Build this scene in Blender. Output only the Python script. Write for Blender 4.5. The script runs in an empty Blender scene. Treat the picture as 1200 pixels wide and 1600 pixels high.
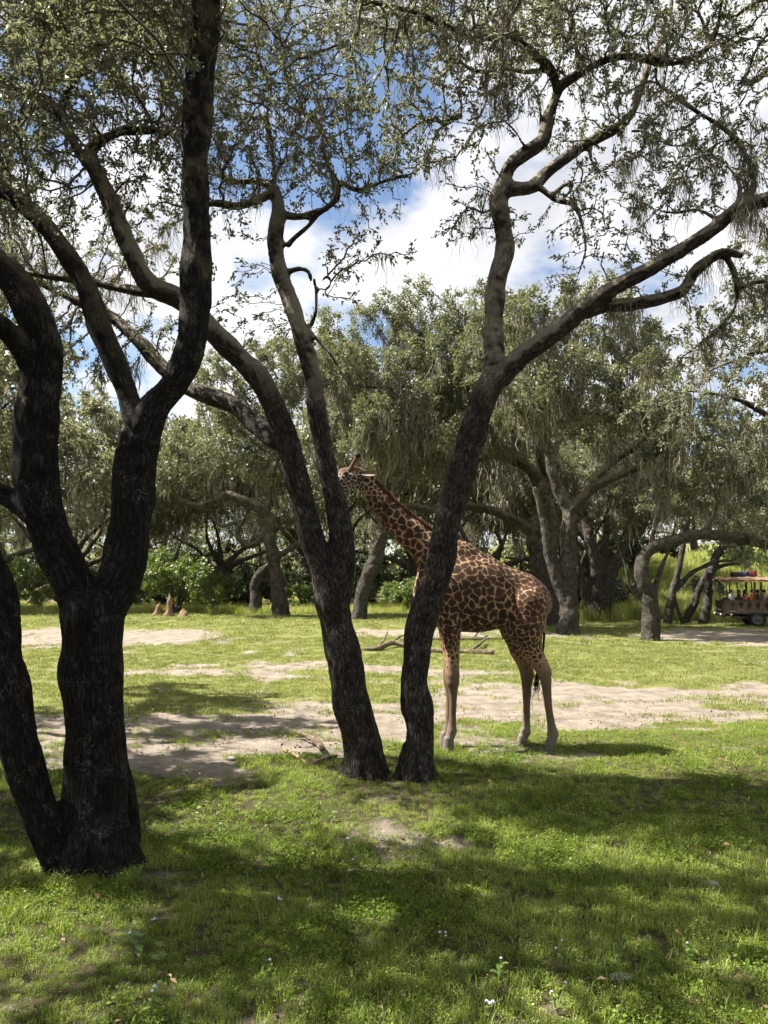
import bpy, math, random
import numpy as np
from mathutils import Vector

random.seed(7)
RNG = np.random.default_rng(11)
scene = bpy.context.scene
COL = scene.collection

# ------------------------------------------------------------------ camera
CAM_H = 2.5
FPX = 1200.0                       # focal length in pixels of the 1200x1600 photograph
PITCH = math.atan(112.0 / FPX)
cam_data = bpy.data.cameras.new('camera')
cam_data.sensor_fit = 'VERTICAL'
cam_data.sensor_height = 24.0
cam_data.lens = 24.0 * FPX / 1600.0
cam_data.clip_start = 0.05
cam_data.clip_end = 3000
cam = bpy.data.objects.new('camera', cam_data)
COL.objects.link(cam)
cam.location = (0, 0, CAM_H)
cam.rotation_euler = (math.pi / 2 + PITCH, 0, 0)
scene.camera = cam

# ------------------------------------------------------------------ sun and sky
SUN_DIR = Vector((-0.60, 0.10, 0.79)).normalized()      # towards the sun
SUN_EL = math.asin(SUN_DIR.z)
SUN_AZ = math.atan2(SUN_DIR.x, SUN_DIR.y)
sun_data = bpy.data.lights.new('sun', 'SUN')
sun_data.energy = 5.0
sun_data.angle = math.radians(0.53)
sun_data.color = (1.0, 0.95, 0.87)
sun = bpy.data.objects.new('sun', sun_data)
COL.objects.link(sun)
sun.rotation_euler = (-SUN_DIR).to_track_quat('-Z', 'Y').to_euler()
sun.location = (-30, 0, 40)

world = bpy.data.worlds.new('World')
scene.world = world
world.use_nodes = True
wn = world.node_tree
wn.nodes.clear()
def N(t, kind, **kw):
    n = t.nodes.new(kind)
    for k, v in kw.items():
        setattr(n, k, v)
    return n
w_out = N(wn, 'ShaderNodeOutputWorld')
w_bg = N(wn, 'ShaderNodeBackground')
w_bg.inputs['Strength'].default_value = 0.05
w_sky = N(wn, 'ShaderNodeTexSky', sky_type='NISHITA')
w_sky.sun_disc = False
w_sky.sun_elevation = SUN_EL
w_sky.sun_rotation = SUN_AZ
w_sky.air_density = 1.0
w_sky.dust_density = 0.6
w_tc = N(wn, 'ShaderNodeTexCoord')
w_sep = N(wn, 'ShaderNodeSeparateXYZ')
w_add = N(wn, 'ShaderNodeMath', operation='ADD'); w_add.inputs[1].default_value = 0.22
w_max = N(wn, 'ShaderNodeMath', operation='MAXIMUM'); w_max.inputs[1].default_value = 0.05
w_dx = N(wn, 'ShaderNodeMath', operation='DIVIDE')
w_dy = N(wn, 'ShaderNodeMath', operation='DIVIDE')
w_cmb = N(wn, 'ShaderNodeCombineXYZ')
w_noi = N(wn, 'ShaderNodeTexNoise')
w_noi.inputs['Scale'].default_value = 2.1
w_noi.inputs['Detail'].default_value = 7
w_noi.inputs['Roughness'].default_value = 0.55
w_ramp = N(wn, 'ShaderNodeValToRGB')
w_ramp.color_ramp.elements[0].position = 0.38
w_ramp.color_ramp.elements[1].position = 0.475
w_noi2 = N(wn, 'ShaderNodeTexNoise')
w_noi2.inputs['Scale'].default_value = 4.5
w_noi2.inputs['Detail'].default_value = 5
w_ramp2 = N(wn, 'ShaderNodeValToRGB')
w_ramp2.color_ramp.elements[0].position = 0.3
w_ramp2.color_ramp.elements[0].color = (4.0, 4.15, 4.5, 1)
w_ramp2.color_ramp.elements[1].position = 0.62
w_ramp2.color_ramp.elements[1].color = (6.2, 6.2, 6.3, 1)
w_mix = N(wn, 'ShaderNodeMixRGB')
L = wn.links.new
L(w_tc.outputs['Generated'], w_sep.inputs[0])
L(w_sep.outputs['Z'], w_add.inputs[0]); L(w_add.outputs[0], w_max.inputs[0])
L(w_sep.outputs['X'], w_dx.inputs[0]); L(w_max.outputs[0], w_dx.inputs[1])
L(w_sep.outputs['Y'], w_dy.inputs[0]); L(w_max.outputs[0], w_dy.inputs[1])
L(w_dx.outputs[0], w_cmb.inputs[0]); L(w_dy.outputs[0], w_cmb.inputs[1])
w_cmb.inputs[2].default_value = 1.7
L(w_cmb.outputs[0], w_noi.inputs['Vector']); L(w_cmb.outputs[0], w_noi2.inputs['Vector'])
L(w_noi.outputs[0], w_ramp.inputs[0]); L(w_noi2.outputs[0], w_ramp2.inputs[0])
L(w_ramp.outputs[0], w_mix.inputs[0]); L(w_sky.outputs[0], w_mix.inputs[1]); L(w_ramp2.outputs[0], w_mix.inputs[2])
L(w_mix.outputs[0], w_bg.inputs['Color']); L(w_bg.outputs[0], w_out.inputs[0])

scene.view_settings.view_transform = 'Standard'
scene.view_settings.look = 'None'
scene.view_settings.gamma = 1.0
scene.view_settings.use_curve_mapping = False
scene.view_settings.exposure = 1.9
scene.render.engine = 'CYCLES'
scene.cycles.max_bounces = 5
scene.cycles.diffuse_bounces = 2
scene.cycles.glossy_bounces = 2
scene.cycles.transmission_bounces = 2
scene.cycles.transparent_max_bounces = 8
scene.cycles.use_denoising = True
scene.cycles.use_adaptive_sampling = True
scene.cycles.adaptive_threshold = 0.035
scene.cycles.sample_clamp_indirect = 4.0

# ------------------------------------------------------------------ helpers
CT, ST = math.cos(PITCH), math.sin(PITCH)
def ray(px, py):
    dx, dy = (px - 600.0) / FPX, (800.0 - py) / FPX
    return np.array([dx, CT - dy * ST, ST + dy * CT])
def P(px, py, Y):
    """world point at forward distance Y seen at photo pixel (px, py): a real distance for every traced point"""
    d = ray(px, py)
    return np.array([0, 0, CAM_H]) + d * (Y / d[1])

def sstep(a, b, x):
    t = np.clip((x - a) / (b - a), 0, 1)
    return t * t * (3 - 2 * t)

def _hash(ix, iy, iz, seed):
    h = (ix.astype(np.int64) * 374761393 + iy.astype(np.int64) * 668265263 + iz.astype(np.int64) * 2147483647 + seed * 1274126177) & 0xFFFFFFFF
    h = ((h ^ (h >> 13)) * 1274126177) & 0xFFFFFFFF
    h = ((h ^ (h >> 16)) * 2246822519) & 0xFFFFFFFF
    return ((h ^ (h >> 15)) & 0xFFFFFF).astype(np.float64) / 0xFFFFFF * 2 - 1
def vnoise(p, seed=0):
    p = np.asarray(p, float)
    i = np.floor(p).astype(np.int64); f = p - i
    u = f * f * (3 - 2 * f)
    r = 0
    for a in (0, 1):
        wx = u[:, 0] if a else 1 - u[:, 0]
        for b in (0, 1):
            wy = u[:, 1] if b else 1 - u[:, 1]
            for c in (0, 1):
                wz = u[:, 2] if c else 1 - u[:, 2]
                r = r + wx * wy * wz * _hash(i[:, 0] + a, i[:, 1] + b, i[:, 2] + c, seed)
    return r
def fnoise(p, octs=3, seed=0):
    p = np.asarray(p, float); r = 0; a = 1.0; s = 0
    for o in range(octs):
        r = r + a * vnoise(p * 2 ** o, seed + o * 17); s += a; a *= 0.5
    return r / s

# ---- terrain
def terrain(x, y):
    x = np.asarray(x, float); y = np.asarray(y, float)
    left = 1 - sstep(2.0, 12.0, x)
    z = 0.66 * sstep(16, 46, y) * left
    z = z + 5.6 * sstep(56, 92, y) * sstep(13, 27, x)
    z = z + 7.5 * sstep(72, 150, y) * (1 - sstep(13, 27, x)) + 5 * sstep(95, 160, y) * sstep(13, 27, x)
    q = np.stack([x * 0.35, y * 0.35, x * 0], -1)
    z = z + 0.05 * vnoise(q.reshape(-1, 3), 3).reshape(x.shape) * sstep(2, 9, np.abs(y))
    z = z + 0.022 * vnoise((q * 5).reshape(-1, 3), 5).reshape(x.shape)
    return z
def gz(x, y):
    return float(terrain(np.array([x]), np.array([y]))[0])
def ground_pt(px, py):
    d = ray(px, py)
    Y = max(4.0, min(150.0, CAM_H / max(1e-3, -d[2] / d[1])))
    for _ in range(12):
        p = P(px, py, Y)
        e = p[2] - gz(p[0], p[1])
        Y = min(160.0, max(3.5, Y + 0.8 * e * Y / CAM_H))
    return P(px, py, Y)

# ---- mesh building
def mesh_data(name, V, faces, mat=None, attrs=None, smooth=False):
    me = bpy.data.meshes.new(name)
    V = np.ascontiguousarray(V, np.float32)
    me.vertices.add(len(V)); me.vertices.foreach_set('co', V.ravel())
    if not isinstance(faces, (list, tuple)):
        faces = [faces]
    faces = [np.asarray(f, np.int32) for f in faces if len(f)]
    idx = np.concatenate([f.ravel() for f in faces])
    tot = np.concatenate([np.full(len(f), f.shape[1], np.int32) for f in faces])
    me.loops.add(len(idx)); me.loops.foreach_set('vertex_index', idx)
    me.polygons.add(len(tot))
    st = np.concatenate([[0], np.cumsum(tot)[:-1]]).astype(np.int32)
    me.polygons.foreach_set('loop_start', st)
    me.polygons.foreach_set('loop_total', tot)
    if smooth:
        me.polygons.foreach_set('use_smooth', np.ones(len(tot), bool))
    me.update(calc_edges=True)
    for k, a in (attrs or {}).items():
        a = np.asarray(a, np.float32)
        dom = 'POINT' if len(a) == len(V) else 'FACE'
        if a.ndim == 2:
            at = me.attributes.new(k, 'FLOAT_VECTOR', dom); at.data.foreach_set('vector', a.ravel())
        else:
            at = me.attributes.new(k, 'FLOAT', dom); at.data.foreach_set('value', a)
    if mat is not None:
        me.materials.append(mat)
    return me
def add_obj(name, me, parent=None, loc=None):
    o = bpy.data.objects.new(name, me)
    COL.objects.link(o)
    if parent is not None:
        o.parent = parent
    if loc is not None:
        o.location = loc
    return o
def mk(name, V, faces, mat, parent=None, attrs=None, smooth=False, loc=None):
    return add_obj(name, mesh_data(name, V, faces, mat, attrs, smooth), parent, loc)
def thing(name, label, cat, loc=(0, 0, 0), group=None):
    o = bpy.data.objects.new(name, None); COL.objects.link(o)
    o.location = loc; o.empty_display_size = 0.2
    o['label'] = label; o['category'] = cat
    if group: o['group'] = group
    return o
def tag(o, label, cat, group=None, kind=None):
    o['label'] = label; o['category'] = cat
    if group: o['group'] = group
    if kind: o['kind'] = kind
    return o
def copy_tree(root, loc, rotz=0, scl=1.0, label=None, group=None):
    r = root.copy(); COL.objects.link(r)
    r.location = loc; r.rotation_euler = (0, 0, rotz)
    r.scale = (scl, scl, scl) if not isinstance(scl, (tuple, list)) else scl
    if label: r['label'] = label
    if group: r['group'] = group
    for ch in list(root.children):
        c = ch.copy(); COL.objects.link(c); c.parent = r
        for g in list(ch.children):
            d = g.copy(); COL.objects.link(d); d.parent = c
    return r

class MB:
    """collects pieces with one face size list"""
    def __init__(s): s.V = []; s.F = {}; s.n = 0
    def add(s, V, *faces):
        V = np.asarray(V, float)
        for f in faces:
            f = np.asarray(f, int)
            if len(f): s.F.setdefault(f.shape[1], []).append(f + s.n)
        s.V.append(V); s.n += len(V)
        return s
    def box(s, c, size, rot=None, bev=0.0):
        hx, hy, hz = [q / 2 for q in size]
        b = bev
        if b <= 0:
            v = np.array([[x, y, z] for x in (-hx, hx) for y in (-hy, hy) for z in (-hz, hz)], float)
            f = np.array([[0, 1, 3, 2], [4, 6, 7, 5], [0, 4, 5, 1], [2, 3, 7, 6], [0, 2, 6, 4], [1, 5, 7, 3]])
            tri = np.zeros((0, 3), int)
        else:
            v = []; idx = {}
            for sx in (-1, 1):
                for sy in (-1, 1):
                    for sz in (-1, 1):
                        for ax in range(3):
                            q = [sx * (hx - b), sy * (hy - b), sz * (hz - b)]
                            q[ax] = (sx * hx, sy * hy, sz * hz)[ax]
                            idx[(sx, sy, sz, ax)] = len(v); v.append(q)
            v = np.array(v); f = []; tri = []
            for ax in range(3):
                o1, o2 = [(1, 2), (0, 2), (0, 1)][ax]
                for sg in (-1, 1):
                    r = []
                    for (p, q) in ((-1, -1), (1, -1), (1, 1), (-1, 1)):
                        k = [0, 0, 0]; k[ax] = sg; k[o1] = p; k[o2] = q
                        r.append(idx[(k[0], k[1], k[2], ax)])
                    f.append(r if (sg > 0) ^ (ax == 1) else r[::-1])
            for ax in range(3):
                a1, a2 = [(1, 2), (0, 2), (0, 1)][ax]
                for p in (-1, 1):
                    for q in (-1, 1):
                        k0 = [0, 0, 0]; k1 = [0, 0, 0]
                        k0[ax] = -1; k1[ax] = 1
                        k0[a1] = k1[a1] = p; k0[a2] = k1[a2] = q
                        f.append([idx[(*k0, a1)], idx[(*k1, a1)], idx[(*k1, a2)], idx[(*k0, a2)]])
            for sx in (-1, 1):
                for sy in (-1, 1):
                    for sz in (-1, 1):
                        tri.append([idx[(sx, sy, sz, 0)], idx[(sx, sy, sz, 1)], idx[(sx, sy, sz, 2)]])
            f = np.array(f); tri = np.array(tri)
        if rot is not None:
            v = v @ np.asarray(rot).T
        return s.add(v + np.asarray(c, float), f, tri)
    def tube(s, pts, rad, k=8, cap=True):
        V, F, T = tube(np.asarray(pts, float), np.asarray(rad, float) * np.ones(len(pts)), k, cap)[:3]
        return s.add(V, F, T)
    def build(s, name, mat, parent=None, smooth=False, loc=None, attrs=None):
        return mk(name, np.concatenate(s.V), [np.concatenate(f) for f in s.F.values()], mat, parent, attrs, smooth, loc)

def frames(pts, a0=None):
    n = len(pts)
    d = np.gradient(pts, axis=0)
    d /= np.linalg.norm(d, axis=1)[:, None] + 1e-12
    a = np.array([0.31, 0.87, 0.38]); a = np.cross(d[0], a); a /= np.linalg.norm(a)
    if a0 is not None: a = np.asarray(a0, float)
    A = np.zeros((n, 3)); B = np.zeros((n, 3))
    for i in range(n):
        a = a - d[i] * a.dot(d[i]); a /= np.linalg.norm(a) + 1e-12
        A[i] = a; B[i] = np.cross(d[i], a)
    return d, A, B
def tube(pts, rad, k=8, cap=True, a0=None):
    d, A, B = frames(pts, a0)
    n = len(pts)
    th = np.arange(k) * 2 * math.pi / k
    c, s_ = np.cos(th), np.sin(th)
    V = pts[:, None, :] + rad[:, None, None] * (A[:, None, :] * c[None, :, None] + B[:, None, :] * s_[None, :, None])
    V = V.reshape(-1, 3)
    i = np.arange(n - 1)[:, None] * k; j = np.arange(k)[None, :]; j2 = (j + 1) % k
    F = np.stack([i + j, i + j2, i + k + j2, i + k + j], -1).reshape(-1, 4)
    T = np.zeros((0, 3), int)
    if cap:
        V = np.concatenate([V, pts[:1], pts[-1:]])
        jj = np.arange(k); jj2 = (jj + 1) % k
        T = np.concatenate([np.stack([np.full(k, n * k), jj2, jj], -1), np.stack([np.full(k, n * k + 1), (n - 1) * k + jj, (n - 1) * k + jj2], -1)])
    return V, F, T, (d, A, B)

def spline(ctrl, step):
    """Catmull-Rom through rows of (x,y,z,r), resampled to about `step`"""
    c = np.asarray(ctrl, float)
    if len(c) == 2:
        c = np.stack([c[0], c[0] * .5 + c[1] * .5, c[1]])
    e = np.concatenate([[2 * c[0] - c[1]], c, [2 * c[-1] - c[-2]]])
    out = []
    for i in range(1, len(e) - 2):
        p0, p1, p2, p3 = e[i - 1:i + 3]
        m = max(2, int(np.linalg.norm(p2[:3] - p1[:3]) / step + 0.5))
        t = (np.arange(m) / m)[:, None]
        out.append(0.5 * ((2 * p1) + (-p0 + p2) * t + (2 * p0 - 5 * p1 + 4 * p2 - p3) * t ** 2 + (-p0 + 3 * p1 - 3 * p2 + p3) * t ** 3))
    out.append(c[-1:])
    out = np.concatenate(out)
    out[:, 3] = np.maximum(out[:, 3], 0.4 * c[:, 3].min())
    return out

# ------------------------------------------------------------------ materials
def new_mat(name):
    m = bpy.data.materials.new(name); m.use_nodes = True
    t = m.node_tree; t.nodes.clear()
    return m, t, t.links.new
def attr(t, name):
    return N(t, 'ShaderNodeAttribute', attribute_name=name)
def ramp(t, stops, interp='LINEAR'):
    r = N(t, 'ShaderNodeValToRGB'); cr = r.color_ramp; cr.interpolation = interp
    while len(cr.elements) < len(stops): cr.elements.new(0.5)
    for e, (p, c) in zip(cr.elements, stops):
        e.position = p; e.color = (*c, 1) if len(c) == 3 else c
    return r
def noise(t, scale, detail=4, rough=0.55, vec=None, link=None):
    n = N(t, 'ShaderNodeTexNoise')
    n.inputs['Scale'].default_value = scale; n.inputs['Detail'].default_value = detail; n.inputs['Roughness'].default_value = rough
    if vec is not None: t.links.new(vec, n.inputs['Vector'])
    return n
def principled(t, rough=0.8, spec=0.3):
    b = N(t, 'ShaderNodeBsdfPrincipled')
    b.inputs['Roughness'].default_value = rough
    b.inputs['Specular IOR Level'].default_value = spec
    o = N(t, 'ShaderNodeOutputMaterial'); t.links.new(b.outputs[0], o.inputs[0])
    return b
def mixrgb(t, fac, a, b, mode='MIX'):
    m = N(t, 'ShaderNodeMixRGB', blend_type=mode)
    for sock, v in ((m.inputs[0], fac), (m.inputs[1], a), (m.inputs[2], b)):
        if isinstance(v, (int, float)): sock.default_value = v
        elif isinstance(v, tuple): sock.default_value = (*v, 1) if len(v) == 3 else v
        else: t.links.new(v, sock)
    return m.outputs[0]
def simple_mat(name, col, rough=0.7, var=0.15, scale=6.0, spec=0.3, bump=0.0, metallic=0.0):
    m, t, l = new_mat(name); b = principled(t, rough, spec)
    tc = N(t, 'ShaderNodeTexCoord')
    n = noise(t, scale, 5, 0.6, tc.outputs['Object'])
    lo = tuple(c * (1 - var) for c in col); hi = tuple(min(1, c * (1 + var)) for c in col)
    r = ramp(t, [(0.3, lo), (0.7, hi)]); l(n.outputs[0], r.inputs[0]); l(r.outputs[0], b.inputs['Base Color'])
    b.inputs['Metallic'].default_value = metallic
    if bump:
        n2 = noise(t, scale * 4, 4, 0.6, tc.outputs['Object'])
        bp = N(t, 'ShaderNodeBump'); bp.inputs['Strength'].default_value = bump; bp.inputs['Distance'].default_value = 0.01
        l(n2.outputs[0], bp.inputs['Height']); l(bp.outputs[0], b.inputs['Normal'])
    return m

def bark_mat(name, dark, mid, lichen, lich_amt=0.55, moss_sun=(0.16, 0.13, 0.065), moss_sun_h=(2.8, 5.5), bump=1.0, dist=0.04, mth=(0.47, 0.72)):
    m, t, l = new_mat(name); b = principled(t, 0.92, 0.15)
    bc = attr(t, 'barkco').outputs['Vector']
    mp = N(t, 'ShaderNodeMapping'); mp.inputs['Scale'].default_value = (1, 1, 0.26); l(bc, mp.inputs[0])
    fur = noise(t, 30, 7, 0.72, mp.outputs[0])
    vo = N(t, 'ShaderNodeTexVoronoi', feature='DISTANCE_TO_EDGE'); vo.inputs['Scale'].default_value = 30
    warp = mixrgb(t, 0.10, mp.outputs[0], fur.outputs['Color']); l(warp, vo.inputs['Vector'])
    rr = ramp(t, [(0.0, (0, 0, 0)), (0.22, (1, 1, 1))]); l(vo.outputs['Distance'], rr.inputs[0])
    h = mixrgb(t, 0.62, rr.outputs[0], fur.outputs[0])
    rc0 = ramp(t, [(0.30, dark), (0.66, mid), (0.85, tuple(min(1, q * 1.5) for q in mid))]); l(h, rc0.inputs[0])
    mott = noise(t, 5.5, 5, 0.6, bc); mor = ramp(t, [(0.3, (0.45, 0.45, 0.45)), (0.5, (1, 1, 1)), (0.72, (1.7, 1.68, 1.6))]); l(mott.outputs[0], mor.inputs[0])
    class rc: outputs = [mixrgb(t, 1.0, rc0.outputs[0], mor.outputs[0], 'MULTIPLY')]
    big = noise(t, 3.1, 5, 0.6, bc)
    br = ramp(t, [(0.52, (0, 0, 0)), (0.66, (1, 1, 1))]); l(big.outputs[0], br.inputs[0])
    fine = noise(t, 45, 3, 0.7, bc)
    fr = ramp(t, [(0.50, (0, 0, 0)), (0.60, (1, 1, 1))]); l(fine.outputs[0], fr.inputs[0])
    lm = mixrgb(t, 1.0, br.outputs[0], fr.outputs[0], 'MULTIPLY')
    lm2 = mixrgb(t, 1.0, lm, (lich_amt,) * 3, 'MULTIPLY')
    c = mixrgb(t, lm2, rc.outputs[0], lichen)
    # fern and moss on high limbs, paled to paint in sunlight on upper bark
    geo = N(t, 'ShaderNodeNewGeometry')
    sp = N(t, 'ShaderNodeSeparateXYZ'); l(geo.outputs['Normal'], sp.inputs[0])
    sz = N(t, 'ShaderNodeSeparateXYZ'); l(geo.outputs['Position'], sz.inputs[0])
    mr = N(t, 'ShaderNodeMapRange'); mr.inputs['From Min'].default_value = moss_sun_h[0]; mr.inputs['From Max'].default_value = moss_sun_h[1]
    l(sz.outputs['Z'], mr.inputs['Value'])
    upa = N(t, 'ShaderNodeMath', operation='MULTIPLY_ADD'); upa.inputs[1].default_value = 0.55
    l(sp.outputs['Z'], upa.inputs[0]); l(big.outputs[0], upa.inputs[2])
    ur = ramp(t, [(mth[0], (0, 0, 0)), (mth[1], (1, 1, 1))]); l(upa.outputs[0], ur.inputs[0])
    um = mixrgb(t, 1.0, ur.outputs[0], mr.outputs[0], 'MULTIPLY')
    moss_sun_c = mixrgb(t, fine.outputs[0], tuple(x * 0.6 for x in moss_sun), tuple(min(1, x * 1.5) for x in moss_sun))
    c2 = mixrgb(t, um, c, moss_sun_c)
    l(c2, b.inputs['Base Color'])
    hb = mixrgb(t, 0.25, h, fine.outputs[0])
    bp = N(t, 'ShaderNodeBump'); bp.inputs['Strength'].default_value = bump; bp.inputs['Distance'].default_value = dist
    l(hb, bp.inputs['Height']); l(bp.outputs[0], b.inputs['Normal'])
    return m
M = {}
M['bark'] = bark_mat('oak_bark', (0.009, 0.0075, 0.006), (0.060, 0.050, 0.041), (0.27, 0.27, 0.23), .5, (0.24, 0.215, 0.165), (4.9, 5.7), 1.0, .04, (0.38, 0.60))  # pale band above the fork is moss with sunlight painted in
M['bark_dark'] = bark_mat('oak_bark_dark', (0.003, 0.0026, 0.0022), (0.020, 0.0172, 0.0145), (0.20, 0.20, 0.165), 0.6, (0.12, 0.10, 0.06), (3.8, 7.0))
M['twig'] = bark_mat('oak_twig', (0.024, 0.021, 0.018), (0.11, 0.10, 0.085), (0.28, 0.27, 0.23), .6, (0.24, 0.215, 0.165), (4.9, 5.7), .6, .01, (.38, .6))
M['bark_grey'] = bark_mat('oak_bark_grey', (0.028, 0.024, 0.020), (0.115, 0.10, 0.083), (0.25, 0.24, 0.21), 0.6, (0.22, 0.19, 0.12), (3, 8), 1.0, 0.12)

def leaf_mat(name, cols, rough=0.42, trans=0.28, spec=0.5, tcol=None, patch=None):
    m, t, l = new_mat(name)
    a = attr(t, 'tint')
    r = ramp(t, [(i / (len(cols) - 1), c) for i, c in enumerate(cols)]); fac = a.outputs['Fac']
    if patch:
        gp = N(t, 'ShaderNodeNewGeometry'); pn = noise(t, patch[0], 4, 0.55, gp.outputs['Position'])
        ma = N(t, 'ShaderNodeMath', operation='MULTIPLY_ADD'); ma.inputs[1].default_value = patch[1]; ma.inputs[2].default_value = -0.5 * patch[1]
        l(pn.outputs[0], ma.inputs[0])
        ad = N(t, 'ShaderNodeMath', operation='ADD'); l(ma.outputs[0], ad.inputs[0]); l(fac, ad.inputs[1]); fac = ad.outputs[0]
    l(fac, r.inputs[0])
    b = N(t, 'ShaderNodeBsdfPrincipled'); b.inputs['Roughness'].default_value = rough; b.inputs['Specular IOR Level'].default_value = spec
    l(r.outputs[0], b.inputs['Base Color'])
    tr = N(t, 'ShaderNodeBsdfTranslucent')
    tc = mixrgb(t, 1.0, r.outputs[0], tcol or (1.5, 1.7, 0.7), 'MULTIPLY'); l(tc, tr.inputs['Color'])
    mx = N(t, 'ShaderNodeMixShader'); mx.inputs[0].default_value = trans
    o = N(t, 'ShaderNodeOutputMaterial')
    l(b.outputs[0], mx.inputs[1]); l(tr.outputs[0], mx.inputs[2]); l(mx.outputs[0], o.inputs[0])
    return m
M['leaf'] = leaf_mat('oak_leaf', [(0.055, 0.062, 0.037), (0.11, 0.115, 0.074), (0.165, 0.168, 0.116), (0.27, 0.262, 0.195)], 0.45, 0.40, 0.45, (1.35, 1.4, 0.95))
M['leaf_far'] = leaf_mat('oak_leaf_far', [(0.065, 0.071, 0.042), (0.118, 0.123, 0.078), (0.17, 0.172, 0.117), (0.24, 0.234, 0.17)], 0.5, 0.36, .4, (1.3, 1.4, .7))
M['leaf_pale'] = leaf_mat('oak_leaf_pale', [(0.09, 0.097, 0.06), (0.148, 0.153, 0.103), (0.20, 0.20, 0.14), (0.265, 0.258, 0.19)], 0.55, 0.36, .4, (1.3, 1.35, .8))
M['leaf_shrub'] = leaf_mat('shrub_leaf', [(0.042, 0.062, 0.016), (0.08, 0.115, 0.03), (0.13, 0.17, 0.048), (0.20, 0.23, 0.08)], 0.45, 0.3)
M['leaf_dark'] = leaf_mat('dark_leaf', [(0.018, 0.026, 0.011), (0.03, 0.04, 0.018), (0.045, 0.056, 0.027), (0.07, 0.08, 0.042)], 0.5, 0.2)
M['leaf_weed'] = leaf_mat('weed_leaf', [(0.075, 0.12, 0.024), (0.125, 0.19, 0.04), (0.20, 0.27, 0.075)], 0.4, 0.35)
M['cover'] = leaf_mat('cover_leaf', [(0.065, 0.105, 0.014), (0.125, 0.18, 0.03), (0.20, 0.25, 0.055)], 0.75, 0.35, 0.12, (1.3, 1.3, 0.5))
M['moss'] = leaf_mat('spanish_moss', [(0.10, 0.095, 0.066), (0.17, 0.16, 0.115), (0.25, 0.235, 0.172), (0.35, 0.325, 0.24)], 0.9, 0.3, 0.1, (1.0, 1.0, 0.9))
M['moss_near'] = leaf_mat('spanish_moss_near', [(0.09, 0.08, 0.055), (0.15, 0.135, 0.09), (0.22, 0.195, 0.135), (0.30, 0.265, 0.185)], 0.9, 0.3, 0.1, (1.0, 1.0, 0.9))
M['grass'] = leaf_mat('grass_blade', [(0.075, 0.12, 0.013), (0.16, 0.22, 0.03), (0.26, 0.32, 0.058), (0.42, 0.39, 0.15)], 0.5, 0.4, 0.35, (1.3, 1.35, 0.5), (0.9, 1.3))
M['lawn'] = leaf_mat('lawn_blade', [(0.10, 0.13, 0.028), (0.17, 0.195, 0.05), (0.24, 0.252, 0.08), (0.36, 0.33, 0.15)], 0.5, 0.35, 0.3, (1.2, 1.25, 0.6), (0.35, 1.2))
M['tallgrass'] = leaf_mat('tall_grass_blade', [(0.17, 0.21, 0.04), (0.28, 0.32, 0.08), (0.38, 0.39, 0.13), (0.50, 0.45, 0.21)], 0.6, 0.35, 0.25, (1.1, 1.1, 0.6), (0.25, 1.0))

# ------------------------------------------------------------------ ground
def gpoly(pts):
    return np.array([ground_pt(*p)[:2] for p in pts])
DIRT = [gpoly(p) for p in (
    [(-80, 1120), (60, 1112), (180, 1106), (330, 1110), (420, 1100), (520, 1090), (640, 1082), (700, 1078), (700, 1130), (700, 1160), (630, 1178), (560, 1192), (430, 1196), (330, 1208), (220, 1210), (100, 1196), (-80, 1186)],
    [(640, 1085), (690, 1054), (800, 1062), (900, 1068), (1000, 1074), (1100, 1078), (1200, 1068), (1320, 1058), (1320, 1116), (1150, 1118), (1050, 1132), (950, 1142), (880, 1140), (760, 1130), (660, 1135)],
    [(180, 1048), (300, 1040), (420, 1035), (520, 1031), (640, 1045), (760, 1046), (860, 1062), (700, 1061), (600, 1058), (450, 1056), (300, 1055), (190, 1056)],
    [(-80, 985), (100, 982), (200, 983), (350, 985), (335, 1000), (260, 1008), (150, 1012), (-80, 1012)],
    [(960, 993), (1040, 984), (1100, 983), (1280, 982), (1280, 1010), (1150, 1008), (1050, 1001)],
    [(540, 986), (620, 984), (800, 988), (930, 990), (900, 996), (700, 994), (560, 992)],
)]
def poly_sd(poly, x, y):
    """signed distance, negative inside"""
    p = np.stack([x, y], -1); n = len(poly)
    dm = np.full(len(x), 1e9); ins = np.zeros(len(x), bool)
    for i in range(n):
        a, b = poly[i], poly[(i + 1) % n]
        ab = b - a; h = np.clip(((p - a) @ ab) / (ab @ ab + 1e-9), 0, 1)
        dm = np.minimum(dm, np.linalg.norm(p - a - h[:, None] * ab, axis=1))
        c = (a[1] > y) != (b[1] > y)
        xi = (b[0] - a[0]) * (y - a[1]) / (b[1] - a[1] + 1e-12) + a[0]
        ins ^= c & (x < xi)
    return np.where(ins, -dm, dm)
def dirt_mask(x, y):
    x = np.asarray(x, float).ravel(); y = np.asarray(y, float).ravel()
    q = np.stack([x, y, x * 0], -1)
    n = fnoise(q * 1.3, 5, 21)
    out = np.zeros(len(x))
    for p in DIRT:
        w = 0.55 + 0.014 * y
        out = np.maximum(out, 0.5 - poly_sd(p, x, y) / (2 * w))
    out = out - 0.9 * sstep(0.02, 0.42, fnoise(q * np.array([.55, 1.5, 1]), 3, 61)) * (1 - sstep(20, 30, y))      # grassy islands in the sand
    bare = 0.2 * sstep(0.36, 0.66, fnoise(q * 1.3, 3, 77)) * (1 - sstep(9, 13, y))     # small worn spots in the near lawn
    out = np.maximum(np.clip(out, -0.5, 1.0) + 1.1 * n * (out > -0.5), bare)
    return np.clip(out, 0, 1)
def axis_pts(lo, hi, fine_lo, fine_hi, f, g):
    a = list(np.arange(fine_lo, fine_hi + 1e-6, f)); s = f; v = fine_hi
    while v < hi: s *= g; v += s; a.append(v)
    s = f; v = fine_lo
    while v > lo: s *= g; v -= s; a.insert(0, v)
    return np.array(a)
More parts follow.
